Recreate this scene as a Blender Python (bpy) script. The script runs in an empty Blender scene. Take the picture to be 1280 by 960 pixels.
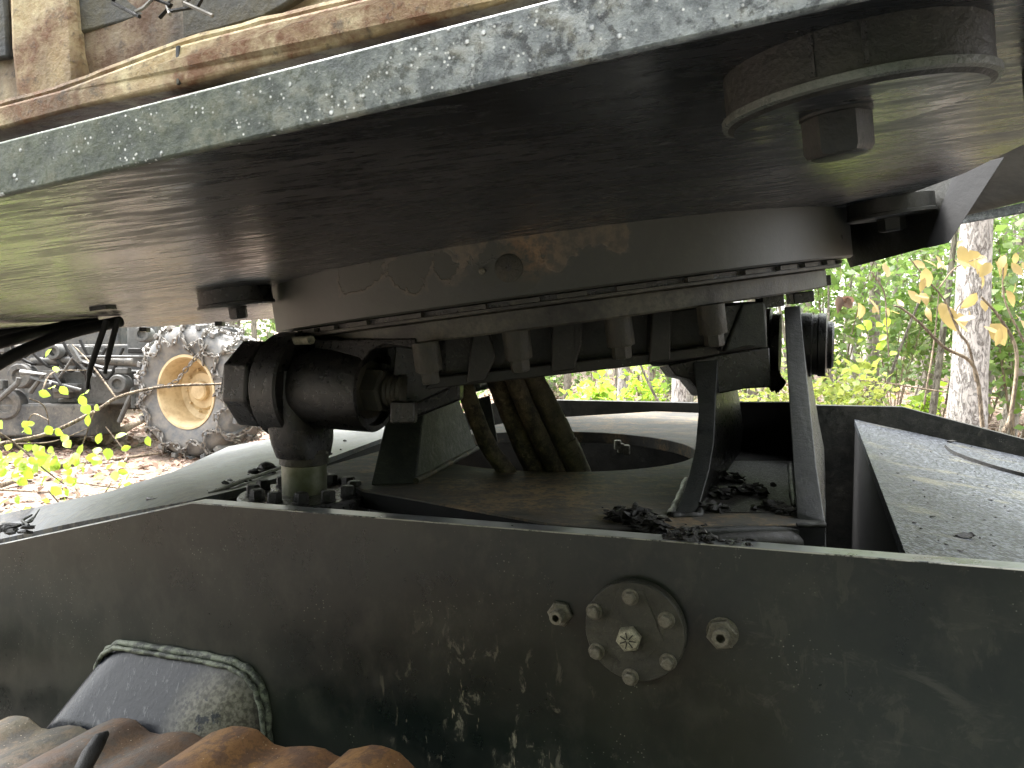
import bpy, bmesh, math, random
import numpy as np
from mathutils import Vector, Matrix, noise
random.seed(7); np.random.seed(7)
S = bpy.context.scene
COL = S.collection
V = Vector
R_ = math.radians

# ------------------------------------------------------------------ camera
FPX = 960.0                                   # focal length in photo pixels (1280 wide)
PITCH = math.atan(60 / 960)
CAM = V((0, 0, 1.5))
cd = bpy.data.cameras.new('camera'); cam = bpy.data.objects.new('camera', cd); COL.objects.link(cam)
cd.sensor_width = 36; cd.lens = 36 * FPX / 1280; cd.clip_start = 0.02; cd.clip_end = 500
cam.location = CAM; cam.rotation_euler = (math.pi / 2 - PITCH, 0, 0)
S.camera = cam

# ------------------------------------------------------------------ light
SUN_EL, SUN_AZ = R_(66), R_(-45)
w = bpy.data.worlds.new('World'); S.world = w; w.use_nodes = True
nt = w.node_tree; bg = nt.nodes['Background']
sky = nt.nodes.new('ShaderNodeTexSky'); sky.sky_type = 'NISHITA'; sky.sun_disc = False
sky.sun_elevation = SUN_EL; sky.sun_rotation = SUN_AZ; sky.dust_density = 4; sky.air_density = 1.4; sky.ozone_density = 1
hs = nt.nodes.new('ShaderNodeHueSaturation'); hs.inputs['Saturation'].default_value = 0.12
nt.links.new(sky.outputs[0], hs.inputs['Color']); nt.links.new(hs.outputs[0], bg.inputs['Color'])
bg.inputs['Strength'].default_value = 0.15
sl = bpy.data.lights.new('sun', 'SUN'); sl.energy = 2.0; sl.angle = R_(20); sl.color = (1, .975, .94)
so = bpy.data.objects.new('sun', sl); COL.objects.link(so)
sd = V((math.sin(SUN_AZ) * math.cos(SUN_EL), math.cos(SUN_AZ) * math.cos(SUN_EL), math.sin(SUN_EL)))
so.rotation_euler = sd.to_track_quat('Z', 'Y').to_euler(); so.location = (0, 0, 20)
S.view_settings.view_transform = 'Standard'; S.view_settings.look = 'None'
S.view_settings.exposure = 3.1; S.view_settings.gamma = 1
S.cycles.max_bounces = 8; S.cycles.diffuse_bounces = 5

# ------------------------------------------------------------------ frames of reference
CR = V((1, 0, 0)); CF = V((0, math.cos(PITCH), -math.sin(PITCH))); CU = V((0, math.sin(PITCH), math.cos(PITCH)))
def ray(px, py): return CR * ((px - 640) / FPX) + CU * ((480 - py) / FPX) + CF
def W(px, py, d): return CAM + ray(px, py) * d
def PL(px, py, n, c):
    r = ray(px, py); return CAM + r * ((c - n.dot(CAM)) / n.dot(r))
# swing deck: plane tilted about 8 degrees
_n = V((-.13002, .98723, -.09207))
ND = (CR * _n.x + CU * _n.y + CF * _n.z).normalized()
DECK_C = ND.dot(CAM) + .10544
RC0 = CAM + CR * .1 + CU * .1913 + CF * 1.698 + ND * .086      # slewing centre on the underside of the deck
DX = (CR - ND * ND.dot(CR)).normalized(); DY = ND.cross(DX)
def DK(px, py, h=0.0): return PL(px, py, ND, DECK_C - h)
def DL(x, y, h): return RC0 + DX * x + DY * y - ND * h
def RCYL(px, py, R):                             # where the sight line meets a cylinder of radius R about the slewing axis
    r = ray(px, py); o = CAM - RC0
    rx, ry, ox, oy = r.dot(DX), r.dot(DY), o.dot(DX), o.dot(DY)
    a = rx * rx + ry * ry; b = 2 * (rx * ox + ry * oy); c = ox * ox + oy * oy - R * R
    t = (-b - math.sqrt(max(b * b - 4 * a * c, 0))) / (2 * a)
    p = CAM + r * t; n = (p - RC0); n -= ND * n.dot(ND); return p, n.normalized()
# carbody: turned 22 degrees
YAW = R_(22)
T = V((math.cos(YAW), -math.sin(YAW), 0)); Q = V((math.sin(YAW), math.cos(YAW), 0)); Z = V((0, 0, 1))
def BR(px, py, r): return PL(px, py, Q, r)
def BZ(px, py, z): return PL(px, py, Z, CAM.z + z)
def BS(px, py, s): return PL(px, py, T, s)
def B(s, r, z): return T * s + Q * r + Z * (CAM.z + z)
def sr(p): return p.dot(T), p.dot(Q), p.z - CAM.z

# ------------------------------------------------------------------ mesh helpers
class MB:
    def __init__(s): s.v = []; s.f = []
    def add(s, vs, fs):
        b = len(s.v); s.v += [tuple(p) for p in vs]; s.f += [tuple(i + b for i in f) for f in fs]; return s
    def prism(s, loop, vec):
        n = len(loop); vec = V(vec)
        return s.add([V(p) for p in loop] + [V(p) + vec for p in loop],
                     [tuple(range(n)), tuple(range(2 * n - 1, n - 1, -1))] + [(i, i + n, (i + 1) % n + n, (i + 1) % n) for i in range(n)])
    def box(s, c, a, b, d):                       # centre and three half vectors
        c, a, b, d = V(c), V(a), V(b), V(d)
        return s.prism([c - a - b - d, c + a - b - d, c + a + b - d, c - a + b - d], d * 2)
    def loft(s, loops, cap=True, closed=True):
        n = len(loops[0]); vs = [p for l in loops for p in l]; fs = []
        for k in range(len(loops) - 1):
            for i in range(n if closed else n - 1):
                j = (i + 1) % n; fs.append((k * n + i, k * n + j, (k + 1) * n + j, (k + 1) * n + i))
        if cap: fs += [tuple(range(n - 1, -1, -1)), tuple(range((len(loops) - 1) * n, len(loops) * n))]
        return s.add(vs, fs)
    def lathe(s, o, ax, prof, n=32, ph=0.0, cap=True):     # prof = [(radius, offset along axis)]
        o, ax = V(o), V(ax).normalized()
        u = ax.orthogonal().normalized() if abs(ax.z) > .9 else ax.cross(Z).normalized(); v = ax.cross(u)
        return s.loft([[o + ax * t + (u * math.cos(a) + v * math.sin(a)) * max(r, 1e-5) for a in [ph + 2 * math.pi * i / n for i in range(n)]] for r, t in prof], cap)
    def tube(s, pts, rad, n=10, jit=0.0):
        pts = [V(p) for p in pts]; loops = []; up = None
        if not hasattr(rad, '__len__'): rad = [rad] * len(pts)
        for i, p in enumerate(pts):
            t = (pts[min(i + 1, len(pts) - 1)] - pts[max(i - 1, 0)]).normalized()
            if up is None: up = t.orthogonal().normalized()
            up = (up - t * up.dot(t)).normalized(); v = t.cross(up)
            loops.append([p + (up * math.cos(a) + v * math.sin(a)) * rad[i] * (1 + random.uniform(-jit, jit)) for a in [2 * math.pi * k / n for k in range(n)]])
        return s.loft(loops)
    def lump(s, c, r, seed, ax=(1, 1, 1), sub=2, amp=.5, fr=1.6):
        bm = bmesh.new(); bmesh.ops.create_icosphere(bm, subdivisions=sub, radius=1)
        vs = []
        for v in bm.verts:
            k = 1 + amp * noise.noise(v.co * fr + V((seed * 3.1, seed, 0))) * 1.6
            vs.append(V(c) + V((v.co.x * ax[0], v.co.y * ax[1], v.co.z * ax[2])) * r * k)
        fs = [tuple(v.index for v in f.verts) for f in bm.faces]; bm.free(); return s.add(vs, fs)
    def mesh(s, name, origin, mat, smooth=40):
        me = bpy.data.meshes.new(name)
        o = V(origin); me.from_pydata([tuple(V(p) - o) for p in s.v], [], s.f)
        me.materials.append(mat)
        bm = bmesh.new(); bm.from_mesh(me); bmesh.ops.recalc_face_normals(bm, faces=bm.faces)
        lim = math.radians(smooth)
        for f in bm.faces: f.smooth = True
        for e in bm.edges:
            if len(e.link_faces) != 2 or e.calc_face_angle(4) > lim: e.smooth = False
        bm.to_mesh(me); bm.free(); return me
    def build(s, name, mat, parent=None, bevel=0.0, smooth=40, origin=None, seg=2):
        if origin is None:
            a = np.array(s.v); origin = V((a.min(0) + a.max(0)) / 2)
        o = bpy.data.objects.new(name, s.mesh(name, origin, mat, smooth)); COL.objects.link(o)
        setp(o, parent, origin)
        if bevel:
            m = o.modifiers.new('bevel', 'BEVEL'); m.width = bevel; m.segments = seg; m.limit_method = 'ANGLE'; m.angle_limit = R_(35)
            m.harden_normals = False
        return o
WO = {}
def setp(o, parent, worldloc):
    WO[o.name] = V(worldloc)
    if parent is not None:
        o.parent = parent; o.location = V(worldloc) - WO[parent.name]
    else: o.location = worldloc
def thing(name, label, cat, loc, group=None):
    o = bpy.data.objects.new(name, None); COL.objects.link(o); o.empty_display_size = .05
    setp(o, None, loc); return tag(o, label, cat, group)
def tag(o, label=None, cat=None, group=None, kind=None):
    for k, v in (('label', label), ('category', cat), ('group', group), ('kind', kind)):
        if v: o[k] = v
    return o
def inst(name, me, parent, loc, axis=None, spin=0.0):       # a mesh whose +Z is turned to axis
    o = bpy.data.objects.new(name, me); COL.objects.link(o); setp(o, parent, V(loc))
    if axis is not None:
        o.rotation_mode = 'QUATERNION'
        o.rotation_quaternion = V(axis).to_track_quat('Z', 'Y') @ Matrix.Rotation(spin, 3, 'Z').to_quaternion()
    return o
def copy_tree(o, parent=None):
    c = o.copy(); COL.objects.link(c); c.parent = parent
    for ch in list(o.children): copy_tree(ch, c)
    return c

# ------------------------------------------------------------------ materials
def lin(c):
    if isinstance(c, str):
        c = tuple(int(c[i:i + 2], 16) / 255 for i in (0, 2, 4)); return tuple(x / 12.92 if x < .04045 else ((x + .055) / 1.055) ** 2.4 for x in c) + (1,)
    return tuple(c) + (1,) if len(c) == 3 else tuple(c)
class MT:
    def __init__(s, name, co='Object'):
        s.m = bpy.data.materials.new(name); s.m.use_nodes = True; s.t = s.m.node_tree; s.b = s.t.nodes['Principled BSDF']
        tc = s.t.nodes.new('ShaderNodeTexCoord'); s.obj = tc.outputs['Object']
        s.pos = s.t.nodes.new('ShaderNodeNewGeometry').outputs['Position']
    def n(s, typ, **kw):
        x = s.t.nodes.new('ShaderNode' + typ)
        for k, v in kw.items():
            if k.startswith('i_'): x.inputs[k[2:].replace('_', ' ')].default_value = v
            else: setattr(x, k, v)
        return x
    def l(s, a, b): s.t.links.new(a, b)
    def mp(s, scale=(1, 1, 1), rot=(0, 0, 0), src=None):
        m = s.n('Mapping'); m.inputs['Scale'].default_value = scale; m.inputs['Rotation'].default_value = rot; s.l(src or s.obj, m.inputs['Vector']); return m.outputs[0]
    def noise(s, scale, detail=6, rough=.6, vec=None, dist=0.0):
        x = s.n('TexNoise'); x.inputs['Scale'].default_value = scale; x.inputs['Detail'].default_value = detail; x.inputs['Roughness'].default_value = rough
        x.inputs['Distortion'].default_value = dist; s.l(vec or s.obj, x.inputs['Vector']); return x.outputs['Fac']
    def vor(s, scale, vec=None, feature='F1', rnd=1.0):
        x = s.n('TexVoronoi', feature=feature); x.inputs['Scale'].default_value = scale; x.inputs['Randomness'].default_value = rnd; s.l(vec or s.obj, x.inputs['Vector']); return x.outputs['Distance']
    def ramp(s, f, a, b):
        x = s.n('MapRange'); x.clamp = True; x.inputs['From Min'].default_value = a; x.inputs['From Max'].default_value = b; s.l(f, x.inputs['Value']); return x.outputs[0]
    def mul(s, a, b, op='MULTIPLY'):
        x = s.n('Math', operation=op)
        for i, q in enumerate((a, b)):
            if isinstance(q, (int, float)): x.inputs[i].default_value = q
            else: s.l(q, x.inputs[i])
        return x.outputs[0]
    def mix(s, f, a, b):
        x = s.n('Mix', data_type='RGBA')
        for sock, q in ((x.inputs[0], f), (x.inputs[6], a), (x.inputs[7], b)):
            if isinstance(q, (int, float)): sock.default_value = q
            elif hasattr(q, 'is_linked'): s.l(q, sock)
            else: sock.default_value = lin(q)
        return x.outputs[2]
    def near(s, p, r0, r1):                      # 1 inside r0 of world point p, 0 beyond r1
        x = s.n('VectorMath', operation='DISTANCE'); s.l(s.pos, x.inputs[0]); x.inputs[1].default_value = p; return s.ramp(x.outputs['Value'], r1, r0)
    def color(s, c):
        if hasattr(c, 'is_linked'): s.l(c, s.b.inputs['Base Color'])
        else: s.b.inputs['Base Color'].default_value = lin(c)
        return s
    def rough(s, r):
        if hasattr(r, 'is_linked'): s.l(r, s.b.inputs['Roughness'])
        else: s.b.inputs['Roughness'].default_value = r
        return s
    def lerp(s, f, a, b):
        x = s.n('MapRange'); x.clamp = True; x.inputs['To Min'].default_value = a; x.inputs['To Max'].default_value = b; s.l(f, x.inputs['Value']); return x.outputs[0]
    def bump(s, hts, dist=.001, strength=1.0):
        prev = None
        for h, d in hts:
            x = s.n('Bump'); x.inputs['Distance'].default_value = d; x.inputs['Strength'].default_value = strength; s.l(h, x.inputs['Height'])
            if prev: s.l(prev, x.inputs['Normal'])
            prev = x.outputs[0]
        s.l(prev, s.b.inputs['Normal']); return s
    def set(s, **kw):
        for k, v in kw.items(): s.b.inputs[k.replace('_', ' ')].default_value = v
        return s

def greasy(name, base, dust, dustamt=.5, ro=(.35, .7), scale=6, speck=.0, speckcol='8a8c80', metal=0.0):
    m = MT(name)
    n1 = m.noise(scale, 8, .68); n2 = m.noise(scale * 6, 8, .75); n3 = m.noise(scale * 40, 3, .6); n4 = m.noise(scale * 2.3, 10, .8, None, .4)
    f = m.mul(m.mul(m.mul(m.ramp(n1, .42, .6), .55), m.mul(m.ramp(n2, .47, .6), .45), 'ADD'), dustamt)
    c = m.mix(f, base, dust); c = m.mix(m.mul(m.ramp(n4, .585, .615), .45 * dustamt), c, tuple(min(1, x * 1.9) for x in dust))
    c = m.mix(m.mul(m.ramp(n4, .44, .40), .7), c, tuple(x * .45 for x in base)); c = m.mix(m.mul(m.ramp(n3, .5, .7), .35), c, tuple(x * .6 for x in base))
    if speck:
        sp = m.mul(m.ramp(m.vor(scale * 22), .16, .08), m.ramp(m.noise(scale * 2.2, 3), .62 - speck * .2, .75)); c = m.mix(sp, c, speckcol)
    m.color(c).rough(m.lerp(m.ramp(n2, .3, .7), ro[0] - .08, ro[1])).bump([(n1, .002), (n2, .0016), (n3, .0005)]).set(Metallic=metal, Specular_IOR_Level=(.5 if sum(base) < .01 else .32) if sum(base) < .06 else .5)
    return m.m

M = {}
M['paint'] = greasy('dark_machine_paint', (.010, .0105, .0095), (.034, .032, .026), .7, (.32, .7), 7, .15)
M['black'] = greasy('black_grease', (.0028, .0028, .003), (.013, .0115, .0085), .8, (.24, .5), 14)
M['olive'] = greasy('dusty_olive_paint', (.020, .020, .015), (.06, .053, .037), .7, (.4, .8), 10)
M['postpaint'] = greasy('grey_post_paint', (.017, .019, .0185), (.045, .045, .038), .55, (.35, .65), 11, .2)
M['cap'] = greasy('cap_paint', (.02, .02, .0155), (.055, .052, .038), .7, (.4, .7), 22, .15)
M['mount'] = greasy('lit_grey_green_rim', (.055, .062, .052), (.12, .12, .10), .7, (.25, .5), 12, .1)
M['zinc'] = greasy('zinc_bolt', (.16, .15, .115), (.05, .048, .036), .9, (.35, .6), 60, 0, metal=.5)
M['zincbright'] = greasy('pale_bolt', (.33, .32, .23), (.06, .055, .035), 1, (.4, .6), 90, 0, metal=.35)
M['hose'] = greasy('muddy_hose_rubber', (.022, .018, .012), (.12, .095, .058), 1.3, (.55, .85), 20)
M['sleeve'] = greasy('muddy_sleeve', (.045, .038, .024), (.13, .105, .065), 1, (.6, .9), 26)
M['rubber'] = greasy('rubber_black', (.01, .01, .01), (.03, .028, .024), .5, (.45, .7), 20)
M['mud'] = greasy('black_mud', (.007, .007, .006), (.03, .026, .02), .6, (.35, .8), 40)
M['spacer'] = greasy('red_brown_shim', (.07, .022, .014), (.025, .012, .008), .9, (.6, .9), 20)

m = MT('shade_dark_steel'); n1 = m.noise(9, 8, .7); m.color(m.mix(m.ramp(n1, .45, .6), (.002, .0022, .0025), (.006, .006, .006))).rough(.75).bump([(n1, .002)]).set(Specular_IOR_Level=.2); M['dark'] = m.m  # near-black: the shade of recessed parts is put into this colour
# deck underside: scuffed oily brown black
m = MT('deck_underside')
vec = m.mp((1.2, 7, 7), (0, 0, R_(-14)))
st = m.noise(9, 9, .7, vec, .6); big = m.noise(2.2, 5, .6); fine = m.noise(70, 4, .6)
scr = m.mul(m.ramp(m.noise(20, 4, .6, m.mp((1, 6, 6), (0, 0, R_(-14)))), .66, .70), m.ramp(big, .42, .55))
brn = m.mul(m.ramp(m.noise(1.6, 3, .5), .42, .62), m.ramp(st, .3, .62))
c = m.mix(brn, (.0028, .0036, .0048), (.0125, .0128, .0138))
dz = m.mul(m.near(DK(20, 330), .1, .75), m.mul(m.near(DK(1190, 190), .02, .16), .75), 'MAXIMUM')  # dusty ends, paler because the glossy sheen there is put into the colour
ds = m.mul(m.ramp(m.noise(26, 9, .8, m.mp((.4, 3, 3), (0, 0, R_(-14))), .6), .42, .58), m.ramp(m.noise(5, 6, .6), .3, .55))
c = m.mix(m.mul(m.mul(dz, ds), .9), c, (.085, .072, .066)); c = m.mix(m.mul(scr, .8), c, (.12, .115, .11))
patch = m.ramp(m.noise(5.5, 4, .5, m.mp((.8, 2.6, 2.6), (0, 0, R_(-14)))), .66, .68); c = m.mix(m.mul(patch, .8), c, (.008, .008, .009))
lines = m.ramp(m.noise(38, 9, .85, m.mp((.22, 4, 4), (0, 0, R_(-16))), .3), .5, .58)
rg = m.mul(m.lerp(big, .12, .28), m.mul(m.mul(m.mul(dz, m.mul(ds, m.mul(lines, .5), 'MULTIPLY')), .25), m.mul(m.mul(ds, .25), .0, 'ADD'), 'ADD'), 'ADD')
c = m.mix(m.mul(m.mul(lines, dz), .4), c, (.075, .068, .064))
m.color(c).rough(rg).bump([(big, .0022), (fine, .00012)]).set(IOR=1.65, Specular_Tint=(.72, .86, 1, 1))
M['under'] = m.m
# deck edge: green grey mill edge, chips, moss, pale specks
m = MT('deck_edge')
n1 = m.noise(55, 9, .75); n2 = m.noise(14, 7, .75); n3 = m.noise(140, 4, .7)
sx = m.n('SeparateXYZ'); m.l(m.pos, sx.inputs[0]); moss = m.mul(m.ramp(sx.outputs['X'], .0, -.16), m.ramp(n2, .25, .45))
c = m.mix(m.ramp(n1, .38, .62), (.075, .085, .092), (.25, .27, .27)); c = m.mix(m.mul(m.ramp(n3, .48, .58), m.ramp(n2, .4, .55)), c, (.03, .034, .036)); dk_ = m.ramp(m.noise(26, 9, .8), .56, .62); c = m.mix(m.mul(dk_, .8), c, (.33, .345, .34))
c = m.mix(m.mul(moss, .8), c, m.mix(m.ramp(n1, .42, .58), (.022, .034, .017), (.07, .085, .045))); c = m.mix(m.mul(m.mul(m.ramp(n2, .52, .62), m.ramp(n1, .5, .6)), .5), c, (.17, .16, .12))
sp = m.mul(m.ramp(m.vor(130), .2, .1), m.ramp(m.noise(23, 4, .7), .55, .62)); c = m.mix(sp, c, (.6, .61, .6))
sp2 = m.mul(m.ramp(m.vor(300), .25, .12), m.ramp(m.noise(37, 4), .5, .6)); c = m.mix(sp2, c, (.6, .6, .58))
m.color(c).rough(m.lerp(n1, .35, .75)).bump([(n1, .0015), (n3, .0006), (sp, .001)])
M['edge'] = m.m
# yellowed rusty beam
def rusty_beam(name, a, b, rust, grey, k=1.0):
    m = MT(name); n1 = m.noise(9, 8, .7); n2 = m.noise(26, 8, .75); n3 = m.noise(7, 6, .65, m.mp((1, 1, .35)), .8); n4 = m.noise(90, 4, .7)
    c = m.mix(m.ramp(n2, .4, .62), a, b); c = m.mix(m.ramp(n3, .5, .62), c, grey)
    c = m.mix(m.mul(m.ramp(n1, .46, .6), m.ramp(n2, .3, .55)), c, rust); c = m.mix(m.mul(m.ramp(n4, .56, .66), .6), c, (.035, .028, .02))
    m.color(c).rough(m.lerp(n2, .5, .9)).bump([(n1, .003), (n2, .002), (n4, .0008)]); return m.m
M['beam'] = rusty_beam('yellowed_beam', (.30, .21, .09), (.55, .48, .3), (.13, .055, .018), (.12, .095, .06))
M['beampink'] = rusty_beam('worn_beam', (.25, .19, .11), (.42, .35, .24), (.09, .045, .02), (.11, .10, .085))
M['panel'] = rusty_beam('grey_panel', (.03, .034, .04), (.06, .064, .066), (.07, .06, .035), (.03, .033, .038))
# ring housing: flat olive with a worn brown band along its top
m = MT('ring_housing_paint')
dt = m.n('VectorMath', operation='DOT_PRODUCT'); m.l(m.pos, dt.inputs[0]); dt.inputs[1].default_value = tuple(ND)
hh = m.mul(dt.outputs['Value'], -(DECK_C), 'ADD')                # 0 at deck, negative downwards
nn = m.noise(7.5, 4, .5); n2 = m.noise(60, 6, .7); n5 = m.noise(3, 3)
nj = m.mul(m.mul(m.noise(22, 6, .6), -.5, 'ADD'), .085)
def blob(pts, R):
    d = None
    for x, y in pts:
        q_ = m.n('VectorMath', operation='DISTANCE'); m.l(m.pos, q_.inputs[0]); q_.inputs[1].default_value = RCYL(x, y, .6)[0]
        d = q_.outputs['Value'] if d is None else m.mul(d, q_.outputs['Value'], 'MINIMUM')
    d = m.mul(d, nj, 'ADD'); return m.ramp(d, R + .0012, R - .0012), m.ramp(d, R + .010, R + .001)
base = m.mix(m.ramp(n5, .35, .65), (.023, .024, .020), (.038, .038, .031)); base = m.mix(m.mul(m.ramp(n2, .5, .7), .35), base, (.05, .049, .04))
tan = m.mix(m.ramp(n2, .44, .58), (.048, .041, .03), (.09, .072, .048))
w1, h1 = blob(((575, 305), (600, 303), (630, 300), (665, 300), (700, 296), (735, 290), (762, 285), (700, 312), (660, 315)), .028)
w2, h2 = blob(((440, 345), (470, 338), (500, 336), (530, 328), (552, 326), (455, 342), (515, 332)), .026)
w3, h3 = blob(((622, 334), (640, 326), (650, 338)), .030)
c = m.mix(m.mul(h2, .8), base, tan); c = m.mix(m.mul(h1, .25), c, tan); c = m.mix(w1, c, tan); c = m.mix(w2, c, (.022, .023, .016)); c = m.mix(w3, c, (.024, .025, .018))
wear = m.mul(w1, w2, 'SUBTRACT')
orp = m.mul(m.near(RCYL(662, 312, .6)[0], .01, .05), m.ramp(n2, .42, .6)); c = m.mix(m.mul(orp, .6), c, (.2, .11, .045))
m.color(c).rough(m.lerp(n5, .38, .6)).bump([(wear, .0005), (n2, .0004)]).set(IOR=1.5)
M['housing'] = m.m
# dirty machined race
m = MT('greasy_race'); n1 = m.noise(12, 6, .65); n2 = m.noise(90, 5, .7)
m.color(m.mix(m.ramp(n1, .4, .65), m.mix(m.ramp(n2, .4, .6), (.028, .027, .021), (.07, .065, .048)), (.010, .009, .007))).rough(m.lerp(n2, .4, .8)).bump([(n1, .0015), (n2, .0008)])
M['race'] = m.m
# big near plate
m = MT('near_plate')
n1 = m.noise(2.4, 7, .65); n2 = m.noise(14, 8, .7, m.mp((1, 1, .7))); n3 = m.noise(60, 5, .6); hz = m.noise(3, 3, .5)
c = m.mix(m.ramp(n1, .42, .58), (.004, .0064, .0055), (.0135, .0165, .0128)); c = m.mix(m.mul(m.ramp(n2, .5, .62), .25), c, (.045, .044, .035))
pc = BR(610, 935, .927); pd = BR(1080, 860, .927); pe = BR(590, 930, .927)
zone = m.mul(m.near(pc, .05, .22), m.mul(m.near(pd, .1, .36), .15), 'MAXIMUM')
chip = m.mul(m.ramp(m.noise(22, 7, .72, m.mp((1.6, 1.6, .8)), .5), .57, .62), zone); c = m.mix(m.mul(chip, .75), c, (.12, .112, .085))
chip2 = m.mul(m.ramp(m.noise(34, 5, .6, m.mp((3.2, 3.2, .5), (0, R_(12), 0))), .66, .69), m.near(pe, .03, .17)); c = m.mix(m.mul(chip2, .9), c, (.26, .23, .16))
dots = m.mul(m.ramp(m.vor(150), .16, .07), m.ramp(m.noise(9, 2), .52, .62)); c = m.mix(m.mul(dots, .6), c, (.2, .2, .17))
drp = m.mul(m.ramp(m.noise(7, 6, .7, m.mp((1, 1, 2.2)), 1.2), .58, .66), m.near(BR(1050, 820, .927), .1, .34)); c = m.mix(m.mul(drp, .3), c, (.08, .076, .062))
scr = m.mul(m.ramp(m.noise(30, 5, .65, m.mp((.5, .5, 5), (0, R_(-24), 0))), .665, .69), zone); c = m.mix(m.mul(scr, .5), c, (.1, .096, .08))
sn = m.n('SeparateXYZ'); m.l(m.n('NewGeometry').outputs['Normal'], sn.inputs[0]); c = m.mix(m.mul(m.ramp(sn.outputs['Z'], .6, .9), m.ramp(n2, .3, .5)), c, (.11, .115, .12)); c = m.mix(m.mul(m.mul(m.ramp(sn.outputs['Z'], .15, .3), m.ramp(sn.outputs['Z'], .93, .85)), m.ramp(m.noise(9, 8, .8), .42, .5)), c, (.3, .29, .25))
m.color(c).rough(m.lerp(m.mul(n1, n2, 'MULTIPLY'), .2, .6)).bump([(hz, .0012), (n3, .0002)]).set(Specular_IOR_Level=.36)
M['near'] = m.m
# oily speckled sloping plates
def speckled(name, base, lo, amt):
    m = MT(name); n1 = m.noise(3.2, 6, .65); n2 = m.noise(130, 3, .6); n4 = m.noise(42, 4, .6); dirt = m.ramp(m.noise(4.5, 5, .7, m.mp((1, 2, 1), (0, 0, .4))), .55, .68)
    c = m.mix(m.ramp(n2, .48, .56), base, tuple(x * 2 for x in lo)); c = m.mix(m.mul(dirt, .65), c, (.09, .085, .055))  # pale specks put the sky glints of the wet plate into the colour
    bits = m.mul(m.ramp(m.noise(60, 5, .7), .67, .7), m.ramp(n1, .4, .55)); c = m.mix(bits, c, (.006, .006, .006))
    m.color(c).rough(m.lerp(n4, .3, .6)).bump([(n1, .006), (n4, .002), (n2, amt)]).set(Specular_IOR_Level=.18); return m.m
M['slope'] = speckled('oily_speckled_plate', (.005, .0062, .008), (.028, .031, .036), .006)
m = MT('wet_sheen_plate'); n1 = m.noise(5, 7, .7, m.mp((1.8, .6, 1), (0, 0, R_(20)))); n2 = m.noise(40, 6, .7, m.mp((2, .6, 1), (0, 0, R_(20))))
c = m.mix(m.ramp(n1, .44, .56), (.010, .0125, .015), (.05, .058, .064)); c = m.mix(m.mul(m.ramp(n2, .48, .58), .8), c, (.095, .088, .07)); c = m.mix(m.ramp(m.noise(17, 6, .75), .57, .61), c, (.02, .02, .02))  # pale blue-grey mottling puts reflected sky into the colour
m.color(c).rough(m.lerp(n2, .35, .6)).bump([(n1, .002), (n2, .001)]).set(Specular_IOR_Level=.35); M['slopepale'] = m.m
# pivot base: dusty with a rust-tan bloom
m = MT('pivot_base_paint'); n1 = m.noise(5, 7, .7, m.mp((1, 2.2, 1), (0, 0, R_(-22)))); n2 = m.noise(30, 7, .75); n3 = m.noise(110, 3)
c = m.mix(m.ramp(n1, .4, .6), (.018, .018, .015), (.045, .04, .029)); c = m.mix(m.mul(m.ramp(n2, .46, .56), m.ramp(n1, .45, .55)), c, (.13, .09, .045)); bl = m.mul(m.near(BZ(670, 612, -.27), .03, .26), m.ramp(n2, .4, .56)); c = m.mix(m.mul(bl, .75), c, (.17, .115, .055)); c = m.mix(m.ramp(n3, .5, .7), c, (.03, .026, .018))
m.color(c).rough(m.lerp(n2, .6, .9)).bump([(n1, .003), (n2, .0014), (n3, .0006)]); M['base'] = m.m
# rod
m = MT('mossy_chrome'); n1 = m.noise(18, 7, .7); n2 = m.noise(70, 5, .7)
m.color(m.mix(m.ramp(n1, .42, .6), (.12, .125, .09), (.07, .075, .035))).rough(m.lerp(n2, .25, .6)).bump([(n2, .0005)]).set(Metallic=.4); M['rod'] = m.m
M['green'] = greasy('weathered_green_plate', (.010, .012, .010), (.038, .042, .032), .8, (.5, .8), 12)
# welded box, blue black satin with a grey scraped corner
m = MT('welded_box_paint'); n1 = m.noise(6, 6, .6); n2 = m.noise(48, 7, .7, m.mp((3, 1, 1), (0, 0, R_(30)))); n3 = m.noise(150, 4)
c = m.mix(m.ramp(n1, .35, .65), (.007, .009, .013), (.02, .022, .026)); scr = m.ramp(n2, .58, .62); c = m.mix(m.mul(scr, .45), c, (.12, .125, .13))
pb = BR(262, 905, .87); bare = m.mul(m.near(pb, .05, .10), m.ramp(m.noise(20, 7, .7), .38, .42)); c = m.mix(bare, c, m.mix(m.ramp(n3, .4, .6), (.05, .047, .036), (.13, .125, .1)))
m.color(c).rough(m.lerp(n1, .2, .4)).bump([(n1, .002), (n2, .0006), (n3, .0003)]); m.set(Specular_IOR_Level=.22); M['weldbox'] = m.m
m = MT('weld_green'); n1 = m.noise(45, 8, .8); n2 = m.noise(200, 4, .7); m.color(m.mix(m.ramp(n1, .45, .56), (.018, .024, .017), (.15, .17, .125))).rough(.5).bump([(n1, .004), (n2, .001)]); M['weld'] = m.m
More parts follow.
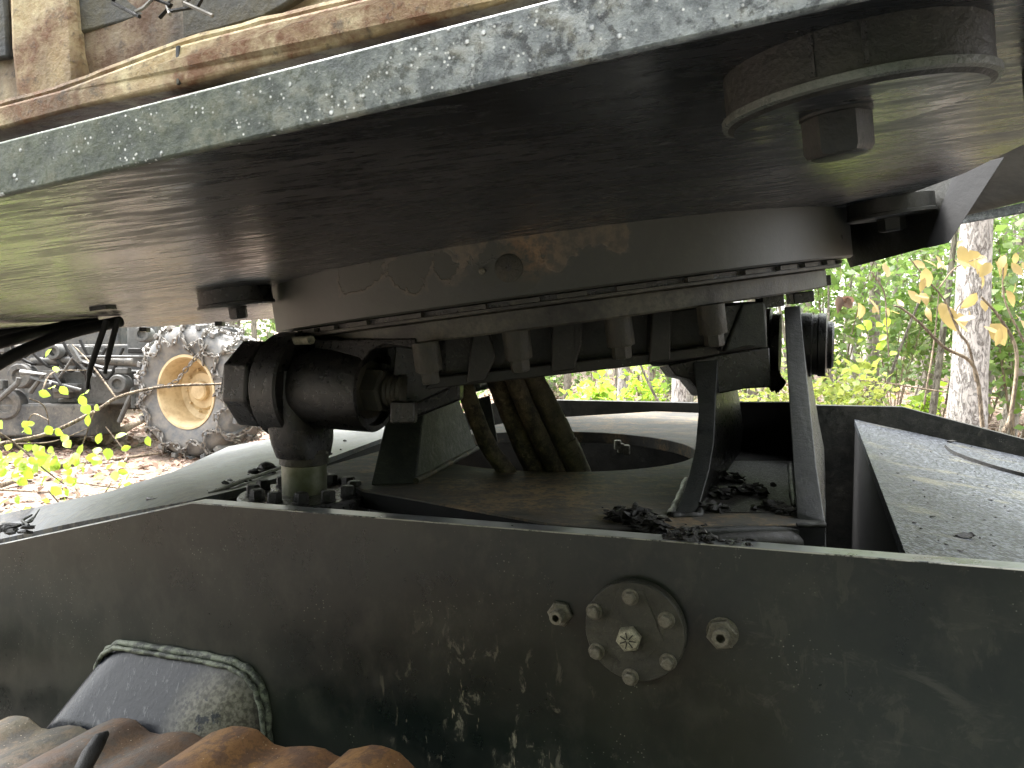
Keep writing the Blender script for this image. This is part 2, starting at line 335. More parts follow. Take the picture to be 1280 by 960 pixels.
# rusty track shoes
def rust(name, a, b, c3):
    m = MT(name); n1 = m.noise(6, 7, .65); n2 = m.noise(35, 8, .7); n3 = m.noise(160, 4, .7)
    c = m.mix(m.ramp(n1, .45, .57), a, b); c = m.mix(m.mul(m.ramp(n2, .48, .56), .85), c, c3); c = m.mix(m.mul(m.ramp(n3, .5, .62), .5), c, tuple(x * .4 for x in a))
    sp = m.mul(m.ramp(m.vor(130), .15, .08), m.ramp(m.noise(14, 2), .5, .6)); c = m.mix(sp, c, (.4, .33, .25))
    m.color(c).rough(m.lerp(n2, .42, .75)).bump([(n1, .003), (n2, .0015), (n3, .0006)]); return m.m
M['shoe1'] = rust('olive_brown_steel', (.06, .052, .03), (.1, .07, .04), (.035, .032, .025))
M['shoe2'] = rust('brown_steel', (.075, .045, .028), (.065, .058, .048), (.1, .058, .03))
M['shoe3'] = rust('orange_rust_steel', (.14, .07, .03), (.2, .105, .035), (.08, .045, .028))
# skidder
m = MT('skidder_tyre'); n1 = m.noise(5, 7, .7); n2 = m.noise(30, 5, .7); m.color(m.mix(m.ramp(n1, .4, .6), (.11, .115, .12), (.2, .185, .165))).rough(.8).bump([(n1, .01), (n2, .004)]); M['tyre'] = m.m
m = MT('tan_rim'); n1 = m.noise(6, 6, .7); m.color(m.mix(m.ramp(n1, .45, .62), (.56, .44, .26), (.42, .31, .17))).rough(.55).bump([(n1, .004)]); M['rim'] = m.m
m = MT('chain_steel'); n1 = m.noise(9, 4); m.color(m.mix(n1, (.13, .12, .11), (.27, .255, .23))).rough(.5).set(Metallic=.3); M['chain'] = m.m
M['skid'] = greasy('skidder_grime', (.055, .057, .06), (.17, .155, .13), .9, (.6, .9), 2.5)
M['skidlight'] = greasy('skidder_grey', (.12, .12, .115), (.05, .05, .046), .8, (.5, .8), 4)
# vegetation
def leafmat(name, cols, tr=.45, rough=.5):
    m = MT(name); g = m.n('NewGeometry'); r = g.outputs['Random Per Island']; cr = m.n('ValToRGB'); m.l(r, cr.inputs[0])
    e = cr.color_ramp.elements
    while len(e) < len(cols): e.new(.5)
    for i, cc in enumerate(cols): e[i].position = i / max(len(cols) - 1, 1); e[i].color = lin(cc)
    m.l(cr.outputs[0], m.b.inputs['Base Color']); m.b.inputs['Roughness'].default_value = rough
    tl = m.n('BsdfTranslucent'); hsv = m.n('HueSaturation'); hsv.inputs['Value'].default_value = 1.5; m.l(cr.outputs[0], hsv.inputs['Color']); m.l(hsv.outputs[0], tl.inputs[0])
    mx = m.n('MixShader'); mx.inputs[0].default_value = tr; m.l(m.b.outputs[0], mx.inputs[1]); m.l(tl.outputs[0], mx.inputs[2])
    m.l(mx.outputs[0], m.t.nodes['Material Output'].inputs[0]); return m.m
M['leaf'] = leafmat('green_leaf', [(.075, .14, .03), (.12, .2, .04), (.17, .25, .06), (.1, .17, .05), (.2, .24, .09)])
M['lime'] = leafmat('lime_leaf', [(.2, .32, .03), (.28, .38, .04), (.17, .28, .03)], .5)
M['yellow'] = leafmat('yellow_leaf', [(.2, .105, .015), (.28, .17, .025), (.12, .055, .014), (.3, .23, .09), (.08, .036, .016), (.24, .16, .02)], .35)
M['fern'] = leafmat('yellow_green_frond', [(.2, .25, .05), (.28, .3, .07), (.15, .22, .04)])
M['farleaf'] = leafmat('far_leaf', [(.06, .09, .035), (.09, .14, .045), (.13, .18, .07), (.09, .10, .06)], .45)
M['litter'] = leafmat('dead_leaf', [(.17, .10, .07), (.25, .165, .115), (.12, .078, .058), (.31, .235, .175), (.2, .115, .078)], .15, .8)
def bark(name, a, b, cr):
    m = MT(name); v = m.mp((1, 1, .22)); n1 = m.noise(16, 9, .75, v); n2 = m.noise(50, 8, .8, m.mp((1, 1, .45))); vo = m.ramp(m.noise(20, 8, .75, m.mp((1, 1, .3)), 1.5), .42, .5)
    c = m.mix(m.ramp(n1, .38, .62), a, b); c = m.mix(m.mul(m.ramp(vo, .5, .0), .75), c, cr); c = m.mix(m.mul(m.ramp(n2, .54, .6), .6), c, cr); m.color(c).rough(.9).bump([(n1, .01), (vo, .01), (n2, .003)]); return m.m
M['bark'] = bark('pale_bark', (.36, .33, .31), (.5, .47, .45), (.07, .055, .045))
M['bark2'] = bark('grey_bark', (.2, .175, .145), (.32, .29, .25), (.08, .065, .05))
M['twig'] = bark('twig_bark', (.2, .15, .1), (.3, .24, .17), (.1, .07, .05))
m = MT('forest_floor'); n1 = m.noise(.5, 8, .65); n2 = m.noise(9, 8, .75); n3 = m.noise(45, 5, .7)
c = m.mix(m.ramp(n2, .4, .6), (.095, .062, .047), (.21, .15, .118)); c = m.mix(m.ramp(n3, .5, .62), c, (.34, .26, .2)); c = m.mix(m.mul(m.ramp(n1, .52, .62), m.ramp(n2, .35, .55)), c, (.09, .12, .035))
c = m.mix(m.near(V((0, -2.0, 0)), 3.2, 5.5), c, m.mix(m.ramp(n2, .4, .6), (.04, .046, .046), (.075, .084, .084))); m.color(c).rough(.9).bump([(n2, .05), (n3, .015)]); M['floor'] = m.m  # cool grey ground round the camera, unseen, added to temper the bounced light

# ================================================================== GROUND
def gz(x, y): return .10 * noise.noise(V((x * .25, y * .25, 0))) + .03 * noise.noise(V((x * 1.7, y * 1.7, 3))) + (0 if y < 14 else (y - 14) * .03)
g = MB(); xs = [-200, -120, -60, -35] + list(np.linspace(-22, 22, 110)) + [35, 60, 120, 200]; ys = [-200, -100, -50, -20, -8, -3] + list(np.linspace(0, 34, 100)) + [50, 90, 160, 300]
g.add([(x, y, gz(x, y)) for y in ys for x in xs], [(j * len(xs) + i, j * len(xs) + i + 1, (j + 1) * len(xs) + i + 1, (j + 1) * len(xs) + i) for j in range(len(ys) - 1) for i in range(len(xs) - 1)])
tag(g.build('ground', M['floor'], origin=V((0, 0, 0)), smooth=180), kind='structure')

# ================================================================== UPPER DECK
up = thing('upper_deck', 'dark steel swing deck tilted overhead with mossy grey edge and rusty beam above it', 'machine deck', RC0)
A = DK(0, 247); Bp = DK(1080, 0)
eL = A + (A - Bp) * .7; eR = Bp + (Bp - A) * .75
TH = .029
side = (Bp - A).normalized(); back = ND.cross(side)
if back.dot(CF) < 0: back = -back
rightfar = DK(1290, 176); rf2 = rightfar + (rightfar - DK(1205, 217)) * 1.3
poly = [eL, eR, rf2, DK(1205, 217), DK(1058, 272), CAM + CR * .8 + CF * 2.42 + CU * ((.10544 + .8 * .13 + 2.42 * .09207) / .98723), DK(345, 398), DK(200, 408), DK(0, 414), DK(-160, 418)]
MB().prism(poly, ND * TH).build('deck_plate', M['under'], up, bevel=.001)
# milled front edge strip, a hair proud of the plate
q = -back * .0025
MB().prism([eL + q, eR + q, eR + q + ND * (TH + .001), eL + q + ND * (TH + .001)], back * .006).build('deck_edge', M['edge'], up, bevel=.0015)
# beam above the deck
def BMp(px, py, k=0.0):
    d = .50 - .00017 * px + k; return W(px, py, d)
bd = back
def slabpx(pts, k, depth, mat, name, par, bevel=.002):
    return MB().prism([BMp(x, y, k) for x, y in pts], bd * depth).build(name, mat, par, bevel=bevel)
low = [(-200, 210), (0, 161), (101, 134), (215, 111), (430, 55), (640, 0), (820, -50)]
lip = [(-200, 170), (0, 132), (75, 112), (150, 84), (230, 54), (330, 28), (430, 4), (640, -52), (820, -100)]
beam = slabpx(low + lip[::-1], 0, .05, M['beam'], 'lower_flange', up)
slabpx([(x, y + 12) for x, y in lip] + [(820, -420), (-200, -300)], .028, .02, M['beampink'], 'beam_web', up)
wd = MB().tube([BMp(x + 0, y + 1 + .6 * math.sin(i * 2.1), .006) for i, (x, y) in enumerate([(x0 + (x1 - x0) * t, y0 + (y1 - y0) * t) for (x0, y0), (x1, y1) in zip(lip[:-1], lip[1:]) for t in (0, .25, .5, .75)])], [.0030 + .0006 * random.random() for _ in range(32)], 8)
wd.build('weld_bead', M['beam'], up)
slabpx([(8, -60), (84, -60), (92, 40), (96, 118), (20, 136), (12, 60)], .012, .02, M['beam'], 'beam_stiffener', up, .004)
slabpx([(86, -60), (176, -60), (182, 20), (100, 42), (92, 36)], .020, .012, M['panel'], 'grey_cover', up, .002)
slabpx([(224, -60), (470, -60), (330, 22), (228, 50)], .020, .012, M['panel'], 'grey_cover', up, .002)
slabpx([(-200, -60), (2, -60), (8, 20), (10, 72), (-200, 90)], .020, .012, M['panel'], 'grey_cover', up, .002)
slabpx([(219, 58), (223, 56), (224, 104), (220, 106)], -.002, .004, M['panel'], 'joint_strip', up, .0005)
for pts in ([(200, 122), (288, 103), (292, 118), (200, 142)], [(-40, 186), (44, 168), (46, 186), (-40, 204)], [(420, 74), (560, 36), (562, 50), (420, 88)]):
    slabpx(pts, .004, .03, M['spacer'], 'shim_block', up)
slabpx([(-200, 175), (0, 150), (430, 40), (820, -60), (820, -30), (430, 92), (0, 200), (-200, 240)], .06, .01, M['black'], 'inner_web', up)
# tangle of thin lines above the beam
for i in range(6):
    a = [BMp(165 + 18 * i, -30, .0)] + [BMp(165 + 18 * i + random.uniform(-28, 28), -30 + 12 * k + random.uniform(-5, 5), -.008 * random.random()) for k in range(1, 5)]
    MB().tube(a, .0012, 6).build('grey_cable', M['chain'] if i % 2 else M['rubber'], up)

# ring housing
hb = MB(); RH = .6
hb.lathe(RC0, -ND, [(RH, -.002), (RH, .083), (RH - .004, .086), (.30, .086)], 128)
hous = hb.build('ring_housing', M['housing'], up, smooth=30)
p, n = RCYL(636, 335, RH)
MB().lathe(p, n, [(.0205, -.004), (.0205, .0012), (.0190, .0022), (.0055, .0022)], 32).build('access_plug', M['olive'], hous)
MB().lathe(p, n, [(.0048, .0), (.0048, .0032)], 12).build('plug_bolt', M['black'], hous)
p, n = RCYL(603, 339, RH); MB().lathe(p, n, [(.005, -.003), (.005, .004), (.003, .005)], 10).build('grease_nipple', M['zinc'], hous)
p, n = RCYL(1052, 296, RH - .001); MB().lathe(p, n, [(.004, -.003), (.004, .002)], 10).build('grease_nipple', M['black'], hous)

# hex bolt meshes, +Z outwards
def hexmesh(name, mat, r, h, wr=0, wh=0, stub=0, sh=0, hollow=False):
    b = MB(); z0 = 0
    if wr: b.lathe((0, 0, 0), Z, [(wr, -.002), (wr, wh * .8), (wr * .95, wh)], 24); z0 = wh
    b.lathe((0, 0, 0), Z, [(r, z0), (r, z0 + h * .85), (r * .9, z0 + h)], 6)
    if not stub: b.lathe((0, 0, 0), Z, [(r * .8, z0 + h * .9), (r * .8, z0 + h + .0006), (r * .7, z0 + h + .0012)], 24)
    if stub:
        pr = [(stub, z0 + h * .8)] + [(stub * (1 if k % 2 else .93), z0 + h + sh * k / 8) for k in range(8)] + [(stub * .9, z0 + h + sh)]
        if hollow: pr += [(stub * .5, z0 + h + sh), (stub * .5, z0 + h)]
        b.lathe((0, 0, 0), Z, pr, 20)
    return b.mesh(name, V((0, 0, 0)), mat, 30)

# round mounts hanging under the deck
def mount(cx, cy, R, H, lipw, bolt_r, bolt_h, mat, name='round_mount', flange=.006, off=0):
    c = DK(cx, cy); b = MB()
    b.lathe(c, -ND, [(R, -.002), (R, H), (R + lipw, H + .001), (R + lipw, H + flange), (R * .95, H + flange + .002)], 64, cap=False)
    o = b.build(name, mat, up, smooth=30)
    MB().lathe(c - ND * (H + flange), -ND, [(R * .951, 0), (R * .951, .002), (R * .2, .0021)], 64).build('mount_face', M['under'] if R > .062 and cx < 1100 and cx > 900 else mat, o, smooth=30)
    inst('hex_bolt', hexmesh('hex_bolt', mat, bolt_r, bolt_h, bolt_r * 1.05, .002), o, c - ND * (H + flange + .002) + DX * off + DY * off * .3, -ND, .35)
    return c, o
c, o = mount(1062, 72, .0625, .021, .001, .0168, .019, M['paint'], flange=.004, off=-.011)
MB().lathe(c - ND * .0205, -ND, [(.0630, 0), (.0650, .0005), (.0650, .0042), (.0625, .0050)], 64, cap=False).build('flange_rim', M['mount'], o, smooth=30)  # paler than the mount: the light its rim catches is in the colour
for a in (-2.25, -1.9):
    d_ = DX * math.cos(a) + DY * math.sin(a)
    MB().box(c + d_ * .0620 - ND * .010, DX * .0012 * -math.sin(a) + DY * .0012 * math.cos(a), d_ * .0012, ND * .009).build('weld_seam', M['black'], o)
mount(1112, 250, .068, .022, .002, .022, .02, M['paint'])
mount(293, 362, .064, .024, .003, .0165, .018, M['black'])
mount(1400, 62, .048, .05, .002, .014, .016, M['black'])
# hanging gusset plate at the right
g0 = [DK(1030, 266), DK(1203, 219)]
MB().prism([W(1036, 255, 1.6), W(1212, 200, 1.27), W(1162, 308, 1.27), W(1068, 333, 1.6)], CF * .02).build('hanging_gusset', M['paint'], up, bevel=.001)
MB().prism([W(1199, 210, 1.265), W(1256, 196, 1.22), W(1187, 303, 1.23), W(1161, 309, 1.265)], CF * .012).build('gusset_edge', M['dark'], up, bevel=.001)
# second deck plate beyond the crack
e1 = [W(1180, 200, 1.42), W(1290, 150, 1.30), W(1400, 110, 1.2), W(1400, 232, 1.35), W(1280, 252, 1.55), W(1190, 274, 1.75)]
n2 = (e1[1] - e1[0]).cross(e1[4] - e1[0]).normalized()
if n2.z < 0: n2 = -n2
m = MT('pale_under'); a1 = m.noise(8, 7, .7); a2 = m.noise(50, 5, .7); m.color(m.mix(m.ramp(a1, .4, .6), (.13, .115, .09), (.22, .2, .16))).rough(.55).bump([(a1, .003), (a2, .001)]); M['paleunder'] = m.m
MB().prism(e1, n2 * .02).build('rear_plate', M['paleunder'], up)
st = MB().prism([W(1190, 273, 1.74), W(1400, 224, 1.34), W(1400, 244, 1.34), W(1190, 281, 1.74)], CF * .03).build('rear_edge_bar', M['edge'], up, bevel=.002)
# small things on the left half of the underside
MB().box(DK(129, 385, .003), DX * .014, DY * .02, ND * .004).build('square_plug', M['black'], up)
for x, y in ((275, 404), (181, 411)):
    MB().box(W(x, y + 1, 1.7), CR * .008, CU * .005, CF * .01).build('small_lug', M['black'], up)

# ================================================================== TILT FRAME (slewing race, yoke, pin ears)
tf = thing('tilt_yoke', 'bolted slewing ring and dark tilt yoke slung below the swing deck', 'machine frame', DL(0, 0, .2))
MB().lathe(RC0, -ND, [(.30, .0875), (.572, .0875), (.572, .0955), (.30, .0955)], 96).build('gap_seal', M['black'], tf, smooth=30)
MB().lathe(RC0, -ND, [(.578, .0960), (.578, .1005), (.574, .1015), (.3, .1015)], 96).build('upper_race', M['race'], tf, smooth=30)
me = MB().box((0, 0, 0), V((.022, 0, 0)), V((0, .006, 0)), V((0, 0, .0032))).mesh('spacer_lug', V((0, 0, 0)), M['race'])
for k in range(40):
    a = 2 * math.pi * (k + .2 * math.sin(k * 5)) / 40; d_ = DX * math.cos(a) + DY * math.sin(a); t_ = -DX * math.sin(a) + DY * math.cos(a)
    o = bpy.data.objects.new('spacer_lug', me); COL.objects.link(o); setp(o, tf, RC0 + d_ * .574 - ND * .0915)
    o.rotation_mode = 'QUATERNION'; o.rotation_quaternion = Matrix((t_, d_, ND)).transposed().to_quaternion()
MB().lathe(RC0, -ND, [(.3, .102), (.548, .102), (.550, .104), (.550, .132), (.547, .135), (.3, .135)], 96).build('lower_race', M['race'], tf, smooth=30)
# yoke body
def YK(px, py, d=1.3): return W(px, py, d)
yd = DY if DY.dot(CF) > 0 else -DY
body = [YK(512, 424), YK(700, 400), YK(958, 376), YK(960, 433), YK(900, 443), YK(835, 453), YK(670, 472), YK(560, 484), YK(530, 487)]
MB().prism(body, yd * .75).build('yoke_body', M['paint'], tf, bevel=.004)
# front lip and ribs
for pts in ([(590, 418), (612, 416), (620, 446), (607, 476), (583, 480)], [(690, 404), (722, 401), (720, 462), (690, 466)], [(815, 390), (840, 388), (838, 450), (812, 454)], [(712, 402), (728, 401), (727, 430), (718, 462)]):
    MB().prism([YK(x, y, 1.262) for x, y in pts], yd * .05).build('yoke_rib', M['paint'], tf, bevel=.003)
MB().prism([YK(x, y, 1.272) for x, y in ((530, 487), (670, 472), (835, 453), (900, 443), (898, 430), (835, 439), (670, 457), (545, 471))], yd * .04).build('yoke_lip', M['paint'], tf, bevel=.003)
MB().prism([YK(x, y, 1.235) for x, y in ((928, 380), (956, 378), (960, 436), (934, 433), (906, 441))], yd * .1).build('gusset_plate', M['green'], tf, bevel=.003)
MB().prism([YK(x, y, 1.24) for x, y in ((905, 381), (928, 380), (906, 432), (902, 440))], yd * .05).build('gusset_plate', M['black'], tf, bevel=.003)
bolt_boss = MB().lathe((0, 0, 0), Z, [(.0215, 0), (.0215, .043), (.0205, .045), (.01, .045)], 32).mesh('bolt_boss', V((0, 0, 0)), M['olive'], 30)
bolt_head = hexmesh('hex_bolt', M['olive'], .0155, .017, .0165, .002)
for x, y in ((531, 424), (644, 410), (772, 395), (888, 381)):
    c = W(x, y, 1.19); k = (RC0 - ND * .134 - c).dot(ND); c = c + ND * k
    o = inst('bolt_boss', bolt_boss, tf, c, -ND); inst('hex_bolt', bolt_head, o, c - ND * .045, -ND, .3)
    WO[o.name] = c
# fix: children of rotated parents need local coordinates
def reparent_local(o):
    for ch in o.children:
        mw = Matrix.LocRotScale(WO[ch.name], ch.rotation_quaternion, None); pw = Matrix.LocRotScale(WO[o.name], o.rotation_quaternion, None)
        l = pw.inverted() @ mw; ch.location = l.to_translation(); ch.rotation_quaternion = l.to_quaternion()
for o in [o for o in tf.children if o.name.startswith('bolt_boss')]: reparent_local(o)
for x, y, d in ((962, 377, 1.32), (1000, 372, 1.42), (1022, 352, 1.5)):
    MB().box(W(x, y, d), DX * .019, DY * .02, ND * .010).build('race_bolt', M['black'], tf, bevel=.002)
# pivot hub of the yoke and its end discs
HC = W(920, 462, 1.62); HC2 = W(1019, 431, 1.62)
hx = (HC2 - HC).normalized(); hub_ax = T
PC = W(985, 432, 1.68)                           # pivot pin centre
MB().lathe(PC - T * .30, T, [(.045, 0), (.05, .004), (.05, .27), (.045, .275)], 40).build('pivot_tube', M['black'], tf, smooth=30)
MB().lathe(PC - T * .05, T, [(.082, 0), (.082, .014), (.07, .018), (.07, .034)], 40).build('thrust_disc', M['black'], tf, smooth=30)
b = MB(); b.prism([YK(x, y, 1.5) for x, y in ((835, 456), (905, 442), (962, 434), (965, 484), (930, 486), (880, 496), (862, 474), (845, 470))], CF * .1); b.build('hub_block', M['black'], tf, bevel=.003)
b = MB(); b.lump(W(970, 478, 1.6), .014, 3, (1, 1, 1.4)); b.tube([W(969, 480, 1.6), W(971, 492, 1.6)], [.008, .001], 6); b.build('grease_drip', M['black'], tf)
# pin ear for the tilt cylinder (right half of the joint)
EC = W(405, 484, 1.36)
PT = (T + V((0, 0, -.02))).normalized()
b = MB(); b.lathe(EC, PT, [(.05, -.028), (.071, -.028), (.073, -.024), (.073, .104), (.071, .108), (.062, .108), (.060, .092), (.02, .092)], 56); ear = b.build('pin_ear', M['black'], tf, smooth=30)
b = MB(); b.prism([W(393, 424, 1.34), W(520, 422, 1.22), W(520, 436, 1.22), W(480, 430, 1.24), W(462, 440, 1.26), W(448, 462, 1.28), W(393, 470, 1.33)], CF * .1); b.build('ear_web', M['black'], tf, bevel=.003)
b = MB(); b.prism([W(494, 424, 1.30), W(560, 420, 1.30), W(560, 486, 1.30), W(530, 500, 1.3), W(505, 512, 1.3), W(488, 520, 1.3)], CF * .12); b.build('ear_web', M['black'], tf, bevel=.003)
b = MB(); b.prism([W(452, 428, 1.36), W(575, 418, 1.36), W(575, 500, 1.36), W(520, 522, 1.36), W(470, 512, 1.36)], CF * .1); b.build('ear_backing', M['black'], tf, bevel=.004)
inst('pin_nut', hexmesh('pin_nut', M['olive'], .040, .034, .050, .006, .029, .034), ear, EC + PT * .092, PT, .2)
b = MB().box(W(505, 515, 1.27), CR * .02, CU * .018, CF * .02).build('ear_stop', M['black'], tf, bevel=.003)
MB().lathe(W(341, 427, 1.38), W(389, 425, 1.30) - W(341, 427, 1.38), [(.0075, 0), (.0075, .12)] , 16).build('clamp_rod', M['zincbright'], tf, smooth=30)

# ================================================================== TILT CYLINDER
cy = thing('tilt_cylinder', 'greasy black tilt cylinder rod eye pinned below the yoke, mossy rod sunk in the carbody', 'hydraulic cylinder', W(380, 628, 1.38))
E1 = EC - PT * .058
b = MB()
b.lathe(E1 - PT * .030, PT, [(.03, 0), (.092, 0), (.096, .004), (.096, .052), (.092, .056), (.03, .056)], 64)
re = b.build('rod_eye', M['black'], cy, smooth=30)
# neck, tapering from the eye into the rod collar
cR = W(380, 566, 1.375); ax = Z
loops = []
for t, hw, hd in ((-.045, .052, .026), (-.02, .066, .027), (.03, .080, .027), (.075, .086, .027), (.11, .088, .026)):
    c0 = cR.lerp(E1, (t + .045) / .155 if t > -.045 else 0); c0 = V((c0.x, c0.y, cR.z + t + .045 - .006))
    loops.append([c0 + T * (hd * math.copysign(abs(math.cos(a)) ** .6, math.cos(a))) * 1.5 + Q * hw * .85 * math.copysign(abs(math.sin(a)) ** .6, math.sin(a)) for a in [2 * math.pi * i / 32 for i in range(32)]])
MB().loft(loops).build('eye_neck', M['black'], re, smooth=50)
b = MB().lathe(cR, -Z, [(.030, -.02), (.043, 0), (.0435, .018), (.040, .020)], 40).build('rod_collar', M['olive'], cy, smooth=30)
MB().lathe(cR, -Z, [(.0395, .014), (.0395, .16)], 48).build('rod', M['rod'], cy, smooth=30)
MB().lathe(EC, PT, [(.066, -.170), (.083, -.158), (.083, -.108), (.078, -.105), (.03, -.105)], 8, .3).build('far_ear', M['black'], cy, bevel=.004, smooth=30)
MB().lathe(EC, PT, [(.03, -.196), (.048, -.192), (.054, -.168)], 6, .3).build('pin_head', M['black'], cy)
MB().prism([W(318, 444, 1.44), W(392, 428, 1.38), W(392, 450, 1.38), W(318, 470, 1.44)], CF * .08).build('ear_bridge', M['black'], cy, bevel=.004)
# gland with bolts
GC = cR - Z * .072
MB().lathe(GC, -Z, [(.042, -.001), (.112, 0), (.115, .004), (.115, .06)], 56).build('cylinder_gland', M['black'], cy, smooth=30)
gb = hexmesh('gland_bolt', M['mud'], .0125, .014, .0135, .003)
for k in range(12):
    a = 2 * math.pi * k / 12 + .2; inst('gland_bolt', gb, cy, GC + V((math.cos(a), math.sin(a), 0)) * .088, Z, a)

# ================================================================== CARBODY
cb = thing('carbody', 'black oily steel carbody with bolted round cap on its near side plate', 'machine frame', B(-.3, 1.85, -.6))
RN = .927
def zz(px, py, r=RN): q_ = sr(BR(px, py, r)); return q_[0], q_[2]
sL, zL = zz(240, 628); sR, zR = zz(1280, 712); s0, z0 = zz(0, 680)
slope_r = (zR - zL) / (sR - sL); sC = .262; zC = zR + slope_r * (sC - sR)
kl = (zL - z0) / (sL - s0)
prof = [(sC, zC), (sC + .9, zC - .24), (sC + .9, -1.0), (sL - 1.1, -1.0), (sL - 1.1, zL - 1.1 * kl), (sL, zL)]
MB().prism([B(s, RN, z) for s, z in prof], Q * .030).build('near_plate', M['near'], cb, bevel=.0015)
# far plate
RF = 2.77
sF, zF = zz(1128, 508.5, RF); sF2, zF2 = zz(1280, 549, RF); sF0, zF0 = zz(700, 500, RF)
kf = (zF2 - zF) / (sF2 - sF)
profF = [(sF, zF), (sF + 1.0, zF + kf * 1.0), (sF + 1.0, -1.0), (-2.0, -1.0), (-2.0, zF0 - .3), (-1.15, zF0 + (zF0 - zF) / (sF0 - sF) * (-1.15 - sF0)), ]
MB().prism([B(s, RF, z) for s, z in profF], Q * .03).build('far_plate', M['paint'], cb, bevel=.0015)
# right sloping plate
pa = BR(1068, 524, RF - .002); pb2 = BR(1280, 571, RF - .002)
sa, _, za = sr(pa); sb, _, zb = sr(pb2); ks = (zb - za) / (sb - sa)
MB().prism([B(sa, RN + .032, za), B(sa, RF - .002, za), B(sa + 1.3, RF - .002, za + ks * 1.3), B(sa + 1.3, RN + .032, za + ks * 1.3)], V((0, 0, -.02))).build('right_slope_plate', M['slope'], cb, bevel=.001)
MB().prism([B(sa + .002, RN + .032, za - .022), B(sa + .002, RF - .002, za - .022), B(sa + .002, RF - .002, -.95), B(sa + .002, RN + .032, -.95)], T * .02).build('inner_wall', M['dark'], cb)
# left sloping plate: its plane leans down to the left at the same rate
KS2 = .12
nl = (Z - T * KS2).normalized()
cl = nl.dot(B(sL, RN, zL - .015))
def LS(px, py): return PL(px, py, nl, cl)
RB = RN + .031
inner = [BR(-90, 694, RB), BR(0, 674, RB), BR(80, 656, RB), BR(160, 640, RB), BR(242, 625, RB)] + [LS(*q_) for q_ in ((300, 611), (351, 596), (415, 571), (475, 549), (510, 537))]
outer = [LS(*q_) for q_ in ((-60, 652), (0, 643), (44, 634), (90, 624), (134, 615), (218, 589), (285, 558), (336, 549), (420, 533), (500, 514))]
b = MB(); b.loft([inner, outer, [p_ - Z * .014 for p_ in outer], [p_ - Z * .014 for p_ in inner], inner], cap=False, closed=False)
b.build('left_slope_plate', M['slopepale'], cb)
iw = [p_ - Z * .015 for p_ in inner[4:]]
b = MB(); b.loft([iw, [p_ - Z * .5 for p_ in iw]], cap=False, closed=False); b.build('inner_wall', M['dark'], cb)
ow = [p_ - Z * .015 for p_ in outer]
b = MB(); b.loft([ow, [p_ - Z * .7 for p_ in ow]], cap=False, closed=False); b.build('outer_wall', M['paint'], cb)
b = MB(); b.tube([LS(*q_) + nl * .006 for q_ in ((262, 622), (300, 606), (351, 588), (380, 578))], .004, 6); b.build('edge_weld', M['paint'], cb)
MB().box(LS(193, 628) + nl * .004, T * .012, Q * .008, nl * .006).build('small_lug', M['black'], cb, bevel=.002)
# floor of the cavity
MB().prism([B(sL - .3, RN + .03, -.75), B(sC, RN + .03, -.75), B(sC, RF, -.75), B(sL - .3, RF, -.75)], V((0, 0, -.02))).build('cavity_floor', M['dark'], cb)

# pivot base plate with round opening
zb_ = -.27
bp = [BZ(x, y, zb_) for x, y in ((455, 613), (520, 624), (590, 637), (700, 657), (760, 661), (830, 660), (897, 656), (1006, 655), (1031, 655))]
hc = BZ(697, 560, zb_); hs_, hr_, _ = sr(hc); HR = .325
s1 = sr(bp[-1])[0]; bpl = [sr(p_)[:2] for p_ in bp] + [(s1, 1.5), (-.055, 2.0), (-.07, 2.74), (-.55, 2.74), (-.9, 2.3), (-.97, 1.7), (-.95, 1.3)]
def rayhit(cx_, cy_, a):
    best = 9; dx, dy = math.cos(a), math.sin(a)
    for (x0, y0), (x1, y1) in zip(bpl, bpl[1:] + bpl[:1]):
        ex, ey = x1 - x0, y1 - y0; den = dx * ey - dy * ex
        if abs(den) < 1e-9: continue
        t = ((x0 - cx_) * ey - (y0 - cy_) * ex) / den; u_ = ((x0 - cx_) * dy - (y0 - cy_) * dx) / den
        if t > 0 and -1e-6 <= u_ <= 1 + 1e-6: best = min(best, t)
    return best
angs = sorted([2 * math.pi * i / 96 for i in range(96)] + [math.atan2(y - hr_, x - hs_) % (2 * math.pi) for x, y in bpl])
lo_t, li_t, li_b, lo_b = [], [], [], []
for a in angs:
    t = rayhit(hs_, hr_, a); so_, ro_ = hs_ + math.cos(a) * t, hr_ + math.sin(a) * t; si_, ri_ = hs_ + math.cos(a) * HR, hr_ + math.sin(a) * HR
    lo_t.append(B(so_, ro_, zb_)); li_t.append(B(si_, ri_, zb_)); li_b.append(B(si_, ri_, zb_ - .03)); lo_b.append(B(so_, ro_, zb_ - .03))
b = MB(); b.loft([lo_b, lo_t, li_t, li_b, lo_b], cap=False); b.build('pivot_base', M['base'], cb, bevel=.002)
b = MB(); b.loft([[B(*sr(p_)[:2], zb_ - .031) - (hc - p_).normalized() * .001 for p_ in lo_b], [p_ - (hc - p_).normalized() * .001 - Z * .003 for p_ in lo_t]], cap=False); b.build('base_edge_shade', M['dark'], cb)  # dark skin over the base edge, standing in for shade
MB().prism([BZ(876, 640, zb_ + .002), BZ(996, 640, zb_ + .002), BZ(1000, 575, zb_ + .002), BZ(890, 575, zb_ + .002)], -Z * .002).build('greasy_shade_floor', M['mud'], cb)  # thin dark sheet: grease plus the pocket's shade put into its colour
MB().prism([BZ(890, 575, zb_ + .003), BZ(1000, 575, zb_ + .003), BZ(1000, 530, zb_ + .003), BZ(900, 530, zb_ + .003)], -Z * .003).build('greasy_shade_floor', M['dark'], cb)
